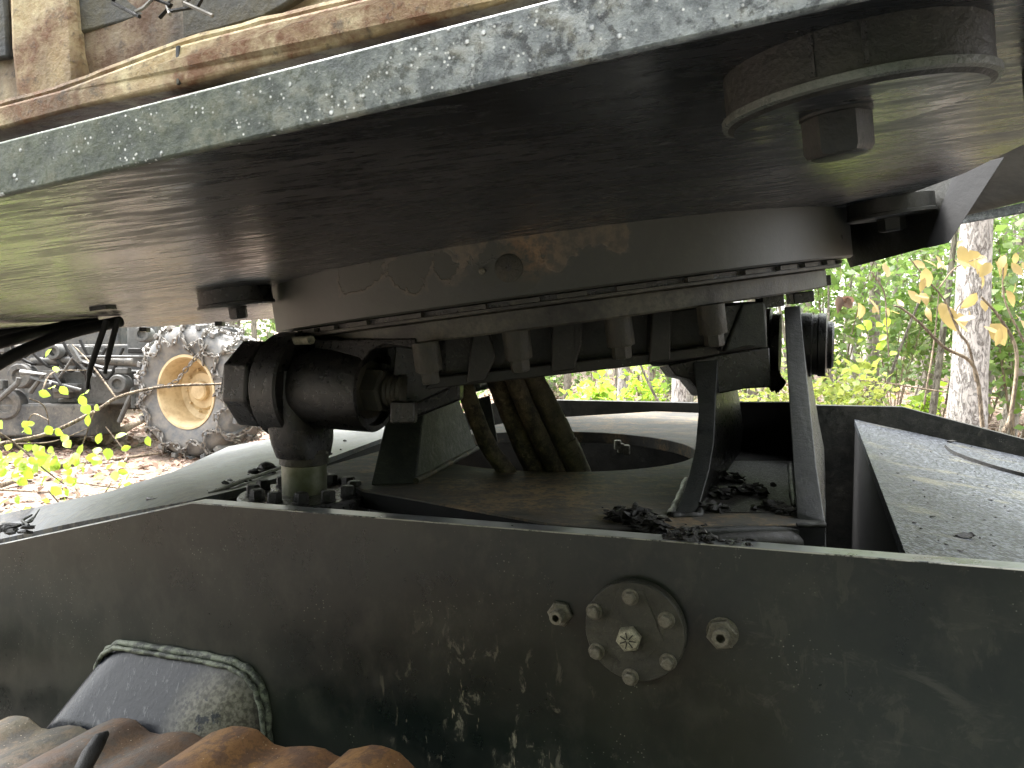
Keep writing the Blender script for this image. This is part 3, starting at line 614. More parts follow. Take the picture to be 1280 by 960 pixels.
# base side block in front of the arms
fb = [B(sr(BZ(832, 661, zb_))[0], sr(BZ(832, 661, zb_))[1] - .0, zb_ - .001), BZ(870, 656, zb_ - .001), BZ(1031, 655, zb_ - .001)]
b = MB(); b.prism([BZ(832, 662, zb_ - .002), BZ(1032, 656, zb_ - .002), BZ(1032, 620, zb_ - .002), BZ(832, 625, zb_ - .002)], V((0, 0, -.12))); b.build('base_block', M['postpaint'], cb, bevel=.006, seg=3)
b = MB(); pth = [BZ(845, 668, zb_ - .012), BZ(920, 668, zb_ - .012), BZ(985, 668, zb_ - .012), BZ(1003, 672, zb_ - .024), BZ(1008, 678, zb_ - .05)]
b.tube([p_ - Z * .010 + Q * .006 for p_ in pth], [.012, .0145, .0145, .013, .010], 14); b.build('base_casting_ridge', M['paint'], cb, smooth=60)
# arms: side plates seen nearly edge on
def arm(lft, rgt, depth, name, mat):
    b = MB(); lo, = [[]],
    loops = [[W(*l_), W(*r_), W(*r_) + Q * d_, W(*l_) + Q * d_] for l_, r_, d_ in zip(lft, rgt, depth)]
    b.loft([[p_[0], p_[1], p_[1] + Q * .008, p_[0] + Q * .008] for p_ in loops]); o = b.build(name, mat, cb, bevel=.002)
    loops = [[p_[0] + Q * .008 + T * .001, p_[1] + Q * .008 - T * .001, p_[2], p_[3]] for p_ in loops]
    MB().loft(loops).build('arm_web', M['black'], o); return o  # side plate kept black: its shade is put into the colour
arm([(980, 384, 1.62), (984, 463, 1.46), (992, 594, 1.2), (996, 640, 1.14), (998, 700, 1.12)],
    [(1000, 382, 1.62), (1008.5, 470, 1.46), (1021, 587, 1.2), (1031, 652, 1.12), (1034, 712, 1.10)], [.22, .4, .7, .8, .8], 'pivot_arm', M['postpaint'])
arm([(866, 452, 1.5), (871, 490, 1.45), (873, 515, 1.4), (869, 560, 1.33), (861, 594, 1.26), (851, 625, 1.2), (842, 645, 1.17)],
    [(897, 450, 1.5), (895, 490, 1.45), (894, 515, 1.4), (892, 555, 1.33), (886, 590, 1.26), (877, 622, 1.2), (872, 643, 1.17)], [.3, .36, .42, .5, .6, .66, .7], 'pivot_arm', M['postpaint'])
def fillet(pts, r_, par=cb):
    pp = rs2([V(p_) for p_ in pts], 7); MB().tube([p_ + Z * .001 for p_ in pp], [r_ * (1 + .18 * math.sin(i * 1.7)) for i in range(len(pp))], 8, .08).build('weld_bead', M['paint'], par, smooth=60)
def rs2(pts, n):
    out = []
    for a_, b_ in zip(pts[:-1], pts[1:]): out += [a_.lerp(b_, t / n) for t in range(n)]
    return out + [pts[-1]]
fillet([BZ(840, 646, zb_), BZ(874, 645, zb_), BZ(884, 615, zb_), BZ(893, 590, zb_), BZ(902, 568, zb_)], .006)
fillet([BZ(838, 645, zb_), BZ(848, 625, zb_), BZ(858, 600, zb_)], .006)
fillet([BZ(994, 645, zb_), BZ(990, 610, zb_), BZ(988, 580, zb_)], .006)
fillet([BZ(1032, 657, zb_ + .001), BZ(996, 657, zb_ + .001)], .004)
# pedestal flare between the arms, and the cross plate at their back
MB().prism([W(893, 503, 1.9), W(1000, 503, 1.75), W(1010, 640, 1.6), W(880, 640, 1.8)], Q * .03).build('cross_plate', M['dark'], cb)
MB().prism([W(900, 480, 1.85), W(918, 490, 1.85), W(925, 505, 1.85), W(900, 505, 1.85)], Q * .03).build('cross_gusset', M['olive'], cb, bevel=.003)
# pin cap outside the right arm
b = MB(); pc_ = W(1003, 431, 1.64)
b.lathe(pc_ , T, [(.03, -.01), (.068, -.008), (.068, .018), (.064, .020), (.064, .030), (.067, .032), (.067, .046), (.05, .05), (.05, .058), (.046, .062)], 24); b.build('pivot_pin_cap', M['black'], cb, smooth=30)
# left pedestal under the cylinder side
fbl, fbr, bbr = BZ(463, 607, zb_ + .001), BZ(520, 604, zb_ + .001), BZ(597, 562, zb_ + .001); bbl = fbl + (bbr - fbr)
ftl, ftr, btr = W(482, 525, 1.47), W(530, 508, 1.50), W(574, 500, 1.80); btl = ftl + (btr - ftr)
b = MB(); b.loft([[fbl, fbr, bbr, bbl], [ftl, ftr, btr, btl]]); b.build('pedestal_block', M['green'], cb, bevel=.003)
b = MB(); b.prism([W(470, 520, 1.44), W(535, 500, 1.44), W(600, 486, 1.7), W(600, 470, 1.7), W(470, 490, 1.44)], Q * .2); b.build('pedestal_cap', M['black'], cb, bevel=.003)
MB().tube([fbr + V((0, 0, .004)), bbr + V((0, 0, .004))], .006, 8).build('weld_bead', M['base'], cb)
MB().prism([W(598, 498, 1.92), W(612, 494, 1.92), W(622, 552, 1.92), W(606, 560, 1.92)], CF * .02).build('standing_tab', M['green'], cb, bevel=.002)
for x, y in ((776, 560), (783, 562), (772, 556)):
    MB().box(W(x, y, 1.95), CR * .008, CU * .012, CF * .01).build('inner_lug', M['zinc'], cb, bevel=.002)

# round cap with bolts, on the near plate
NQ = -Q
cc = BR(796, 784, RN)
b = MB(); b.lathe(cc, NQ, [(.062, -.002), (.0625, .014), (.0610, .0165), (.03, .0165)], 64); cap = b.build('round_cap', M['cap'], cb, smooth=30)
face = RN - .0165
tri = [BR(x, y, face) for x, y in ((774, 735), (804, 738), (829, 800), (805, 826), (775, 826), (752, 792))]
MB().prism(tri, NQ * .0012).build('cap_tri_plate', M['cap'], cap, bevel=.0004)
hb_ = hexmesh('cap_bolt', M['zinc'], .0078, .007, .0105, .002)
for x, y, a in ((788, 746, .3), (833, 775, .1), (835, 827, .5), (788, 846, .2), (746, 814, .9), (743, 764, .6)):
    inst('cap_bolt', hb_, cap, BR(x, y, face - .0), NQ, a)
inst('centre_bolt', hexmesh('centre_bolt', M['zincbright'], .0155, .010, 0, 0), cap, BR(787, 797, face - .002), NQ, .5)
# cross ribs on the centre bolt head
cbp = BR(787, 797, face - .002) + NQ * .0108
b = MB()
for k in range(7):
    a = k * 2 * math.pi / 7; d_ = T * math.cos(a) + Z * math.sin(a); b.box(cbp + d_ * .006, d_ * .0042, d_.cross(NQ) * .0007, NQ * .0009)
b.build('head_mark', M['mud'], cap)
inst('hex_fitting', hexmesh('hex_fitting', M['zinc'], .0165, .008, 0, 0, .009, .014, True), cb, BR(701, 766, RN), NQ, .2)
inst('hex_fitting', hexmesh('hex_fitting', M['zinc'], .0185, .009, .019, .001, .0105, .010, True), cb, BR(903, 791, RN), NQ, .5)

# welded box on the near plate
base_px = [(128, 846), (129, 826), (137, 812), (152, 804), (200, 811), (250, 819), (292, 827), (313, 838), (327, 856), (334, 880), (338, 925), (335, 990), (128, 990)]
def rs(loop, n):
    out = []
    for i in range(len(loop)): out += [loop[i].lerp(loop[(i + 1) % len(loop)], t / n) for t in range(n)]
    return out
bl = [BR(x, y, RN - .001) for x, y in base_px]
vec = BR(50, 926, .853) - BR(129, 828, RN)
ctr = sum(bl, V()) / len(bl)
lps = [rs([p_ + vec * k for p_ in bl], 3) for k in (0, .1, .35, .7, .93, 1.0)]
MB().loft(lps).build('welded_box', M['weldbox'], cb, smooth=50)
wp = rs(bl[:12], 4)[:44]
b = MB(); b.tube([p_ + NQ * .002 + Z * .0015 for p_ in wp], [.0062 + .0012 * math.sin(i * 1.9) for i in range(len(wp))], 10, .12); b.build('weld_bead', M['weld'], cb, smooth=60)
b = MB(); b.tube([p_ + NQ * .010 + vec * .03 for p_ in wp], [.0042 + .0008 * math.sin(i * 2.3) for i in range(len(wp))], 8, .12); b.build('weld_bead', M['weld'], cb, smooth=60)

# ================================================================== TRACK
tr = thing('crawler_track', 'rusty crawler track with wavy grouser shoes below the welded box', 'crawler track', B(-1, .6, -.9))
RT = .85
peaks = [(-330, 905), (-210, 899), (-92, 896), (28, 894), (161, 897), (312, 908), (488, 934), (680, 985), (860, 1060), (1040, 1180)]
pk = [sr(BR(x, y, RT)) for x, y in peaks]
shp = [(-.30, -.016), (-.22, -.009), (-.13, -.002), (-.06, .0), (0, 0), (.07, -.002), (.13, -.010), (.19, -.018), (.27, -.020), (.36, -.016), (.46, -.0125), (.56, -.014), (.63, -.020), (.685, -.022)]
for i in range(len(pk) - 1):
    a_, b_ = pk[i], pk[i + 1]; L = b_[0] - a_[0]
    pr = [(a_[0] + L * t, a_[2] + (b_[2] - a_[2]) * t + h * 1.05) for t, h in shp]
    bot = [(s, z - .018) for s, z in pr[::-1]]
    loop = [B(s, RT, z) for s, z in pr + bot]
    mt = M['shoe1'] if i < 4 else (M['shoe2'] if i == 4 else M['shoe3'])
    n_ = 7; loops = []
    for k in range(n_):
        r_ = -.55 * k / (n_ - 1); loops.append([p_ + Q * r_ + Z * .0012 * noise.noise(p_ * 30 + V((0, 0, k))) for p_ in loop])
    MB().loft(loops).build('track_shoe', mt, tr, bevel=.003, smooth=50)
MB().prism([B(pk[0][0], .7, -.62), B(-.05, .7, -.68), B(-.05, .7, -.85), B(pk[0][0], .7, -.85)], -Q * .2).build('track_chain', M['mud'], tr, bevel=.004)

# ================================================================== HYDRAULIC HOSES
def spl(pts, n=8):
    pts = [V(p) for p in pts]; P_ = [pts[0] * 2 - pts[1]] + pts + [pts[-1] * 2 - pts[-2]]; out = []
    for i in range(1, len(P_) - 2):
        for k in range(n):
            t = k / n; a, b_, c_, d_ = P_[i - 1:i + 3]
            out.append(.5 * ((2 * b_) + (c_ - a) * t + (2 * a - 5 * b_ + 4 * c_ - d_) * t * t + (3 * b_ - a - 3 * c_ + d_) * t ** 3))
    return out + [pts[-1]]
hz_ = [([(566, 440, 1.60), (580, 480, 1.57), (594, 520, 1.55), (612, 560, 1.53), (636, 594, 1.54), (660, 640, 1.58)], .0165, 'hose', 'leftmost muddy hydraulic hose of the bundle, curving under the yoke'),
       ([(606, 440, 1.60), (622, 480, 1.58), (638, 520, 1.57), (655, 560, 1.57), (672, 596, 1.59), (692, 640, 1.64)], .0185, 'hose', 'second muddy hydraulic hose from the left in the bundle'),
       ([(628, 440, 1.56), (645, 480, 1.55), (662, 520, 1.55), (680, 558, 1.56), (696, 592, 1.58), (714, 640, 1.62)], .0175, 'hose', 'middle hydraulic hose with a pale nick, crossing in front of the bundle'),
       ([(640, 440, 1.66), (657, 480, 1.65), (674, 520, 1.64), (690, 558, 1.64), (708, 594, 1.66), (722, 640, 1.7)], .018, 'hose', 'hose hidden half behind the middle of the bundle'),
       ([(650, 440, 1.60), (668, 478, 1.59), (686, 512, 1.58), (704, 548, 1.58), (722, 584, 1.59), (740, 640, 1.62)], .0225, 'sleeve', 'thick sleeved hose on the right side of the bundle')]
for pts, r, mt, lab in hz_:
    pp = spl([W(*q_) for q_ in pts], 10)
    b = MB(); b.tube(pp, [r * 1.08 * (1 + .09 * noise.noise(p_ * 55)) for p_ in pp], 18, .02)
    o = b.build('hydraulic_hose', M[mt], smooth=70); tag(o, lab, 'hose', 'hydraulic hoses passing through the pivot opening')
    if mt == 'sleeve':
        for k in (26, 33):
            b = MB(); b.lathe(pp[k], pp[k + 1] - pp[k - 1], [(r * 1.0, -.01), (r * 1.12, -.008), (r * 1.12, .008), (r, .01)], 20); b.build('hose_clamp', M['sleeve'], o)
# hoses at the far left under the deck edge
for pts, r, lab in (([(-60, 490, 1.45), (10, 448, 1.5), (50, 430, 1.55), (95, 414, 1.6), (150, 402, 1.7)], .0125, 'thick black hose slanting down from the deck edge at the far left, lowest'),
                    ([(-80, 448, 1.45), (0, 428, 1.5), (55, 414, 1.6), (120, 402, 1.7)], .013, 'thick black hose just above the lowest one at the far left'),
                    ([(-60, 425, 1.6), (10, 416, 1.65), (60, 404, 1.7)], .011, 'short black hose tight against the deck edge at far left')):
    b = MB(); b.tube(spl([W(*q_) for q_ in pts]), r, 12); tag(b.build('black_hose', M['rubber'], smooth=70), lab, 'hose', 'black hoses under the left deck edge')
for pts, lab in (([(133, 400, 1.6), (128, 416, 1.6), (118, 445, 1.6), (112, 464, 1.6), (109, 486, 1.6)], 'longer thin black tube hanging below the deck, with narrow tip'),
                 ([(148, 398, 1.62), (144, 412, 1.62), (137, 438, 1.62), (131, 467, 1.62)], 'shorter thin black tube hanging beside the longer one')):
    p_ = spl([W(*q_) for q_ in pts], 5); b = MB(); b.tube(p_, [.0062 if i < len(p_) * .8 else .0042 for i in range(len(p_))], 10)
    tag(b.build('drain_tube', M['rubber'], smooth=70), lab, 'tube', 'drain tubes hanging under the deck')

# ================================================================== DEBRIS
def clump(name, spots, mat, label, cat, shards=20, sz=.012, spread=1.0):
    b = MB(); b0 = V(spots[0][0])
    for i, (c, r) in enumerate(spots):
        b.lump(c, r, i + len(label), (1.2, 1, .6), 3, .7, 2.4)
        for k in range(shards):
            d_ = V((random.gauss(0, 1), random.gauss(0, 1), abs(random.gauss(0, .35)))) * r * .9 * spread
            b.lump(V(c) + d_, sz * random.uniform(.2, .8), k, (random.uniform(.5, 2.2), random.uniform(.5, 2.2), random.uniform(.4, 1)), 1, .7, 2)
    return tag(b.build(name, mat, smooth=40), label, cat, kind='stuff')
clump('mud_clump', [(BZ(790, 648, zb_ + .006), .022), (BZ(815, 655, zb_ + .01), .016), (BZ(770, 645, zb_ + .004), .012), (BZ(806, 644, zb_ + .012), .013)], M['mud'], 'black crusty mud clump lying on the pivot base left of the arms', 'mud', 14, .009)
clump('mud_clump', [(BZ(902, 618, zb_ + .006), .016), (BZ(895, 636, zb_ + .004), .014), (BZ(912, 600, zb_ + .004), .018)], M['mud'], 'mud piled against the foot of the left pivot arm', 'mud', 16, .009)
clump('mud_clump', [(BZ(965, 634, zb_ + .004), .014), (BZ(985, 640, zb_ + .003), .012), (BZ(940, 615, zb_ + .004), .02)], M['mud'], 'mud crumbs in the pocket beside the right pivot arm', 'mud', 16, .008)
p_ = B(0, RN + .015, 0)
rim = lambda x: BZ(x, 0, 0)
def onrim(px):                                   # point on the top of the near plate under a photo column
    r = ray(px, 0); r = V((r.x, r.y, 0)); k = (RN + .015) / Q.dot(r); q_ = r * k; s = q_.dot(T); return B(s, RN + .015, zL + slope_r * (s - sL))
clump('mud_clump', [(onrim(862), .007), (onrim(875) + V((0, .01, .004)), .009), (onrim(890), .005)], M['mud'], 'flaky mud with bark bits on the near plate rim', 'mud', 22, .006, 1.8)
b = MB()
for i in range(46):
    q_ = onrim(random.uniform(835, 960)) + Q * random.uniform(-.01, .02); b.lump(q_ + Z * .001, random.uniform(.0008, .0028), i, (random.uniform(.6, 2), 1, .7), 1, .6)
tag(b.build('grit', M['mud']), 'dark grit scattered along the near plate rim', 'grit', kind='stuff')
# on the right slope
nsR = (Z - T * ks).normalized(); csR = nsR.dot(B(sa, RN, za))
def RS(px, py): return PL(px, py, nsR, csR)
b = MB(); cp = spl([RS(*q_) for q_ in ((1180, 559), (1190, 567), (1215, 577), (1250, 588), (1290, 598), (1340, 606))], 8)
w_ = .006; b.loft([[p_ + Q * w_ * .4 + nsR * .0, p_ - Q * w_ * .4, p_ - Q * w_ * .4 + nsR * .009, p_ + Q * w_ * .4 + nsR * .009] for p_ in cp])
tag(b.build('rubber_strip', M['rubber'], bevel=.002), 'curved black rubber strip lying on the speckled sloping plate', 'rubber strip')
b = MB()
for i in range(90):
    q_ = RS(random.uniform(1090, 1290), random.uniform(535, 700)); dd = (q_ - CAM).length
    if sr(q_)[1] < RN + .05 or sr(q_)[1] > RF - .03: continue
    if sr(q_)[0] < sa + .02: continue
    b.lump(q_ + nsR * .001, random.uniform(.0008, .0022), i, (random.uniform(.6, 2.5), random.uniform(.6, 2), .6), 1, .7)
tag(b.build('bark_crumbs', M['mud']), 'black crumbs scattered over the speckled sloping plate', 'crumbs', kind='stuff')
for i, (x, y, n_) in enumerate(((1188, 553, 'black bark flake near the top of the speckled plate'), (1208, 672, 'small dark twig scrap low on the speckled plate'), (1238, 560, 'pale flake near the far wall on the speckled plate'), (1268, 592, 'dark flake at the right end of rubber strip'))):
    b = MB(); c0 = RS(x, y)
    for k in range(4): b.lump(c0 + V((random.uniform(-.012, .012), random.uniform(-.012, .012), .004)), .006, k + i, (random.uniform(.8, 2.4), 1, .5), 1, .8)
    tag(b.build('bark_flake', M['zinc'] if i == 2 else M['mud']), n_, 'bark flake')
# twigs on the left slope
b = MB()
for pts in (((0, 668), (18, 664), (40, 656), (50, 640)), ((10, 660), (30, 661), (44, 650)), ((36, 662), (28, 655), (40, 648))): b.tube([LS(*q_) + nl * .006 for q_ in pts], [.003, .0025, .002, .001][:len(pts)], 6)
for k in range(16): b.lump(LS(random.uniform(0, 40), random.uniform(658, 670)) + nl * .004, .005, k, (2, 1, .6), 1, .8)
tag(b.build('twig_debris', M['mud']), 'dark twigs and bark caught on the left sloping plate', 'twigs')
b = MB()
for k in range(40):
    q_ = LS(random.uniform(250, 420), 0) if False else LS(*(lambda t: (262 + 180 * t + random.uniform(-3, 3), 616 - 62 * t + random.uniform(-6, 4)))(random.random())); b.lump(q_ + nl * .003, random.uniform(.002, .006), k, (random.uniform(.8, 2), 1, .7), 1, .7)
tag(b.build('grit', M['mud']), 'black bark grit along the edge of the left sloping plate', 'grit', kind='stuff')
for x, y in ((306, 592), (334, 583)):
    MB()
b = MB(); b.lump(LS(333, 590) + nl * .012, .014, 4, (1.6, 1, .7), 2, .5); b.lump(LS(318, 594) + nl * .008, .009, 5, (1.6, 1, .7), 2, .5); tag(b.build('bark_flake', M['mud']), 'black bark lump beside the cylinder on the left plate', 'bark flake')
b = MB(); b.tube([W(98, 972, .98), W(112, 944, 1.0), (W(124, 925, 1.02)), W(133, 917, 1.04)], [.010, .011, .010, .004], 12, .08); tag(b.build('rubber_scrap', M['rubber'], smooth=60), 'black ribbed rubber scrap jammed upright between track shoes', 'rubber scrap')

# ================================================================== SKIDDER
WC = W(256, 488, 9.6); sk_ax = V((math.cos(R_(-112)), math.sin(R_(-112)), 0)).normalized()   # wheel axis, towards camera
sk = thing('skidder', 'muddy grey log skidder with tan rim and tyre chains parked behind the left side', 'skidder', V((WC.x - 1.5, WC.y, gz(WC.x - 1.5, WC.y))))
RW = .80
b = MB(); b.lathe(WC, sk_ax, [(.42, -.3), (.62, -.33), (.74, -.33), (RW, -.26), (RW + .005, 0), (RW, .26), (.74, .33), (.62, .35), (.46, .31), (.44, .26)], 64, cap=False)
ty = b.build('tyre', M['tyre'], sk, smooth=50)
b = MB()
for k in range(22):
    a = 2 * math.pi * k / 22; u_ = sk_ax.cross(Z).normalized(); d_ = u_ * math.cos(a) + Z * math.sin(a); t_ = u_ * -math.sin(a) + Z * math.cos(a)
    for sg in (-1, 1): b.box(WC + d_ * (RW + .005) + sk_ax * .17 * sg + t_ * .05 * sg, t_ * .035, (sk_ax * sg + t_ * .35).normalized() * .16, d_ * .03)
tag(b.build('tread', M['tyre'], ty, bevel=.008), kind='stuff')
b = MB(); b.lathe(WC, sk_ax, [(.46, .30), (.455, .32), (.425, .32), (.41, .29), (.385, .2), (.36, .02), (.30, -.02), (.24, 0), (.22, .04), (.1, .04)], 56, cap=False); rim_ = b.build('rim', M['rim'], sk, smooth=35)
nb = hexmesh('wheel_nut', M['rim'], .018, .03)
for k in range(10):
    a = 2 * math.pi * k / 10; u_ = sk_ax.cross(Z).normalized(); inst('wheel_nut', nb, rim_, WC + (u_ * math.cos(a) + Z * math.sin(a)) * .27 + sk_ax * 0.0, sk_ax)
b = MB(); b.lathe(WC, sk_ax, [(.12, 0), (.12, .1), (.1, .12)], 24); b.build('hub', M['rim'], rim_)
# chains: links draped over tread and side walls
u_ = sk_ax.cross(Z).normalized()
def wheelpt(a, ax_, r): return WC + (u_ * math.cos(a) + Z * math.sin(a)) * r + sk_ax * ax_
b = MB()
def chain(pts, sz=.05):
    L = 0; pp = spl(pts, 8); acc = 0; k = 0
    for i in range(len(pp) - 1):
        acc += (pp[i + 1] - pp[i]).length
        if acc > sz * 1.25:
            acc = 0; k += 1; t_ = (pp[i + 1] - pp[i]).normalized(); n_ = (pp[i] - WC).normalized(); s_ = t_.cross(n_) if k % 2 else n_
            ring = [pp[i] + t_ * sz * math.cos(q_) + s_ * sz * .62 * math.sin(q_) for q_ in [2 * math.pi * j / 8 for j in range(8)]]
            loops = []
            for j in range(9):
                p0 = ring[j % 8]; tt = (ring[(j + 1) % 8] - ring[(j - 1) % 8]).normalized(); aa = tt.orthogonal().normalized(); bb = tt.cross(aa)
                loops.append([p0 + (aa * math.cos(w2) + bb * math.sin(w2)) * sz * .24 for w2 in (0, 1.57, 3.14, 4.71)])
            b.loft(loops, cap=False)
NC = 14
for k in range(NC):
    a = 2 * math.pi * k / NC; da = math.pi / NC
    for sg in (-1, 1):
        chain([wheelpt(a, 0, RW + .06), wheelpt(a + da * sg * .6, .15, RW + .06), wheelpt(a + da * sg * .9, .29, RW + .03), wheelpt(a + da * sg, .37, .72)])
        chain([wheelpt(a, 0, RW + .06), wheelpt(a + da * sg * .6, -.15, RW + .06), wheelpt(a + da * sg * .9, -.29, RW + .03)])
    j_ = .64 + random.uniform(-.05, .03)
    chain([wheelpt(a + da, .38, .72), wheelpt(a + da * 2, .385, j_ - .02), wheelpt(a + da * 3, .38, .72)])
    if k in (3, 4, 5, 6): chain([wheelpt(a + da, .38, .72), wheelpt(a + da * 1.6, .36, .55), wheelpt(a + da * 2.6, .33, .43 + .05 * (k % 2))])
chain([wheelpt(2.2, .38, .7), wheelpt(2.0, .36, .42), wheelpt(.5, .34, .2), wheelpt(.1, .36, .46), wheelpt(-.2, .37, .7)])
tag(b.build('tyre_chain', M['chain'], sk, smooth=60), kind='stuff')
def skb(px0, py0, px1, py1, d, dep, mat, name, bv=.03):
    c0, c1 = W(px0, py0, d), W(px1, py1, d); b = MB().prism([c0, W(px1, py0, d), c1, W(px0, py1, d)], CF * dep); return b.build(name, mat, sk, bevel=bv)
skb(-260, 430, 186, 512, 10.3, 1.0, M['skid'], 'rear_frame')
skb(-260, 330, 150, 432, 10.6, 1.2, M['skid'], 'engine_cover', .03)
skb(62, 462, 182, 506, 10.0, .35, M['skidlight'], 'belly_plate')
skb(-40, 505, 112, 546, 9.8, .8, M['skid'], 'axle_housing', .03)
skb(158, 398, 196, 446, 10.1, .3, M['skidlight'], 'bracket')
b = MB(); b.tube([W(40, 452, 9.9), W(110, 450, 9.9), W(182, 454, 9.9)], .055, 16); b.build('hydraulic_ram', M['skid'], sk)
b = MB(); b.tube([W(100, 446, 9.8), W(182, 446, 9.8)], .02, 10); b.build('steel_pipe', M['skidlight'], sk)
for x, y, r in ((28, 470, .16), (150, 480, .12), (10, 505, .2), (180, 418, .1), (70, 440, .1)):
    b = MB(); b.lathe(W(x, y, 9.85), -CF, [(r, -.1), (r, .06), (r * .9, .08), (r * .55, .08), (r * .5, .04), (r * .2, .04)], 28); b.build('pivot_boss', M['skidlight'] if r < .15 else M['skid'], sk, smooth=30)
for k in range(6):
    b = MB(); p0 = W(-10 + 22 * k, 425, 9.8); b.tube(spl([p0, p0 + V((.1, 0, -.2)), p0 + V((.3, .05, -.25 - .05 * k)), p0 + V((.5, .1, -.1))]), .02, 8); b.build('rubber_hose', M['rubber'], sk)
rr = random.Random(12)
for k in range(16):
    x0, y0 = rr.uniform(-30, 170), rr.uniform(425, 515); w0, h0 = rr.uniform(8, 34), rr.uniform(5, 16)
    skb(x0, y0, x0 + w0, y0 + h0, 9.75 + rr.uniform(0, .2), .12, rr.choice([M['skid'], M['skidlight'], M['rubber']]), 'steel_bracket', .012)
for k in range(9):
    x0, y0 = rr.uniform(-20, 170), rr.uniform(430, 510); b = MB(); b.tube([W(x0, y0, 9.6), W(x0 + rr.uniform(-30, 30), y0 + rr.uniform(-25, 25), 9.6), W(x0 + rr.uniform(-50, 50), y0 + rr.uniform(-30, 30), 9.7)], rr.uniform(.012, .035), 8); b.build('rubber_hose', rr.choice([M['skidlight'], M['rubber']]), sk)
# second wheel at the left of the skidder, mostly hidden
WC2 = W(38, 520, 11.2)
b = MB(); b.lathe(WC2, sk_ax, [(.42, -.3), (.62, -.33), (.74, -.33), (RW, -.26), (RW + .005, 0), (RW, .26), (.74, .33), (.62, .35), (.46, .31), (.2, .26)], 48, cap=False); b.build('tyre', M['skid'], sk, smooth=50)

# ================================================================== VEGETATION
def leafmesh(c, L, Wd, nrm, tdir, bend=.15):       # a leaf of 4 quads with a folded midrib
    t = (tdir - nrm * tdir.dot(nrm)).normalized(); s_ = nrm.cross(t)
    pr = ((0, 0), (.25, .38), (.55, .5), (.82, .3), (1, 0)); mid = [c + t * (L * (x)) - nrm * bend * L * x * x for x, _ in pr]
    l_ = [mid[i] + s_ * Wd * pr[i][1] + nrm * .12 * Wd for i in (1, 2, 3)]; r_ = [mid[i] - s_ * Wd * pr[i][1] + nrm * .12 * Wd for i in (1, 2, 3)]
    vs = [mid[0], mid[1], mid[2], mid[3], mid[4]] + l_ + r_
    return vs, [(0, 1, 5), (1, 2, 6, 5), (2, 3, 7, 6), (3, 4, 7), (0, 8, 1), (1, 8, 9, 2), (2, 9, 10, 3), (3, 10, 4)]
def rnd(): 
    v = V((random.gauss(0, 1), random.gauss(0, 1), random.gauss(0, 1))); return v.normalized()
def bigleaf(b, c, L, up_=None, tdir=None):
    n_ = (V((0, -.4, .8)) + rnd() * .8).normalized() if up_ is None else up_
    b.add(*leafmesh(V(c), L, L * random.uniform(.6, .85), n_, tdir or rnd(), random.uniform(0, .4)))
def fastleaves(name, cen, sig, n, size, mat, parent=None, seed=0, shell=None, flat=.5):
    """n small quads (bent diamonds) around points cen (k,3); vectorised"""
    r = np.random.RandomState(seed); k = len(cen); idx = r.randint(0, k, n); c = np.array(cen)[idx] + r.normal(0, 1, (n, 3)) * sig
    nrm = r.normal(0, 1, (n, 3)); nrm[:, 2] = np.abs(nrm[:, 2]) + flat; nrm /= np.linalg.norm(nrm, axis=1)[:, None]
    t = r.normal(0, 1, (n, 3)); t -= nrm * (t * nrm).sum(1)[:, None]; t /= np.linalg.norm(t, axis=1)[:, None]; s_ = np.cross(nrm, t)
    L = (size * r.uniform(.6, 1.3, n))[:, None]; wv = L * .36
    v = np.stack([c, c + t * L * .45 + s_ * wv, c + t * L - nrm * L * .15, c + t * L * .45 - s_ * wv], 1).reshape(-1, 3)
    o0 = v.mean(0) if len(v) else np.zeros(3)
    me = bpy.data.meshes.new(name); me.vertices.add(4 * n); me.vertices.foreach_set('co', (v - o0).ravel())
    me.loops.add(4 * n); me.loops.foreach_set('vertex_index', np.arange(4 * n)); me.polygons.add(n)
    me.polygons.foreach_set('loop_start', np.arange(0, 4 * n, 4)); me.polygons.foreach_set('loop_total', np.full(n, 4)); me.update(calc_edges=True)
    me.materials.append(mat); o = bpy.data.objects.new(name, me); COL.objects.link(o); setp(o, parent, V(o0)); return o
def trunk(pts, r0, r1, mat, parent, name='trunk', n=14, fr=9, am=.06):
    pp = spl(pts, 8); b = MB(); b.tube(pp, [(r0 + (r1 - r0) * i / (len(pp) - 1)) * (1 + am * noise.noise(V((p.z * 2, p.x, p.y)))) * (1 + .5 * math.exp(-(p.z - pp[0].z) / .25) * .6) for i, p in enumerate(pp)], n, .03)
    return b.build(name, mat, parent, smooth=60)
def tree(x, y, r, H, mat, label, group=None, lean=(0, 0), leaves=900, cr=1.8, name='tree', lsize=.12, ch=.55):
    z = gz(x, y); t = thing(name, label, 'tree', (x, y, z), group)
    p = [V((x, y, z - .1)), V((x + lean[0] * .3 + random.uniform(-.05, .05), y + lean[1] * .3, z + H * .33)), V((x + lean[0] * .65 + random.uniform(-.08, .08), y + lean[1] * .65, z + H * .66)), V((x + lean[0], y + lean[1], z + H))]
    trunk(p, r, r * .35, mat, t)
    tip = p[3]; cen = []
    for k in range(7):
        a = random.uniform(0, 6.28); zz_ = random.uniform(ch, 1.0); q = p[0].lerp(tip, zz_); e = q + V((math.cos(a), math.sin(a), .35)) * cr * random.uniform(.5, 1)
        b = MB(); b.tube([q, q.lerp(e, .5) + V((0, 0, .08)), e], [r * .3, r * .2, r * .06], 6); b.build('limb', mat, t)
        cen += [tuple(q.lerp(e, f)) for f in (.5, .75, 1)]
    fastleaves('crown', cen, cr * .28, leaves, lsize, M['leaf'], t, random.randint(0, 9999)); return t
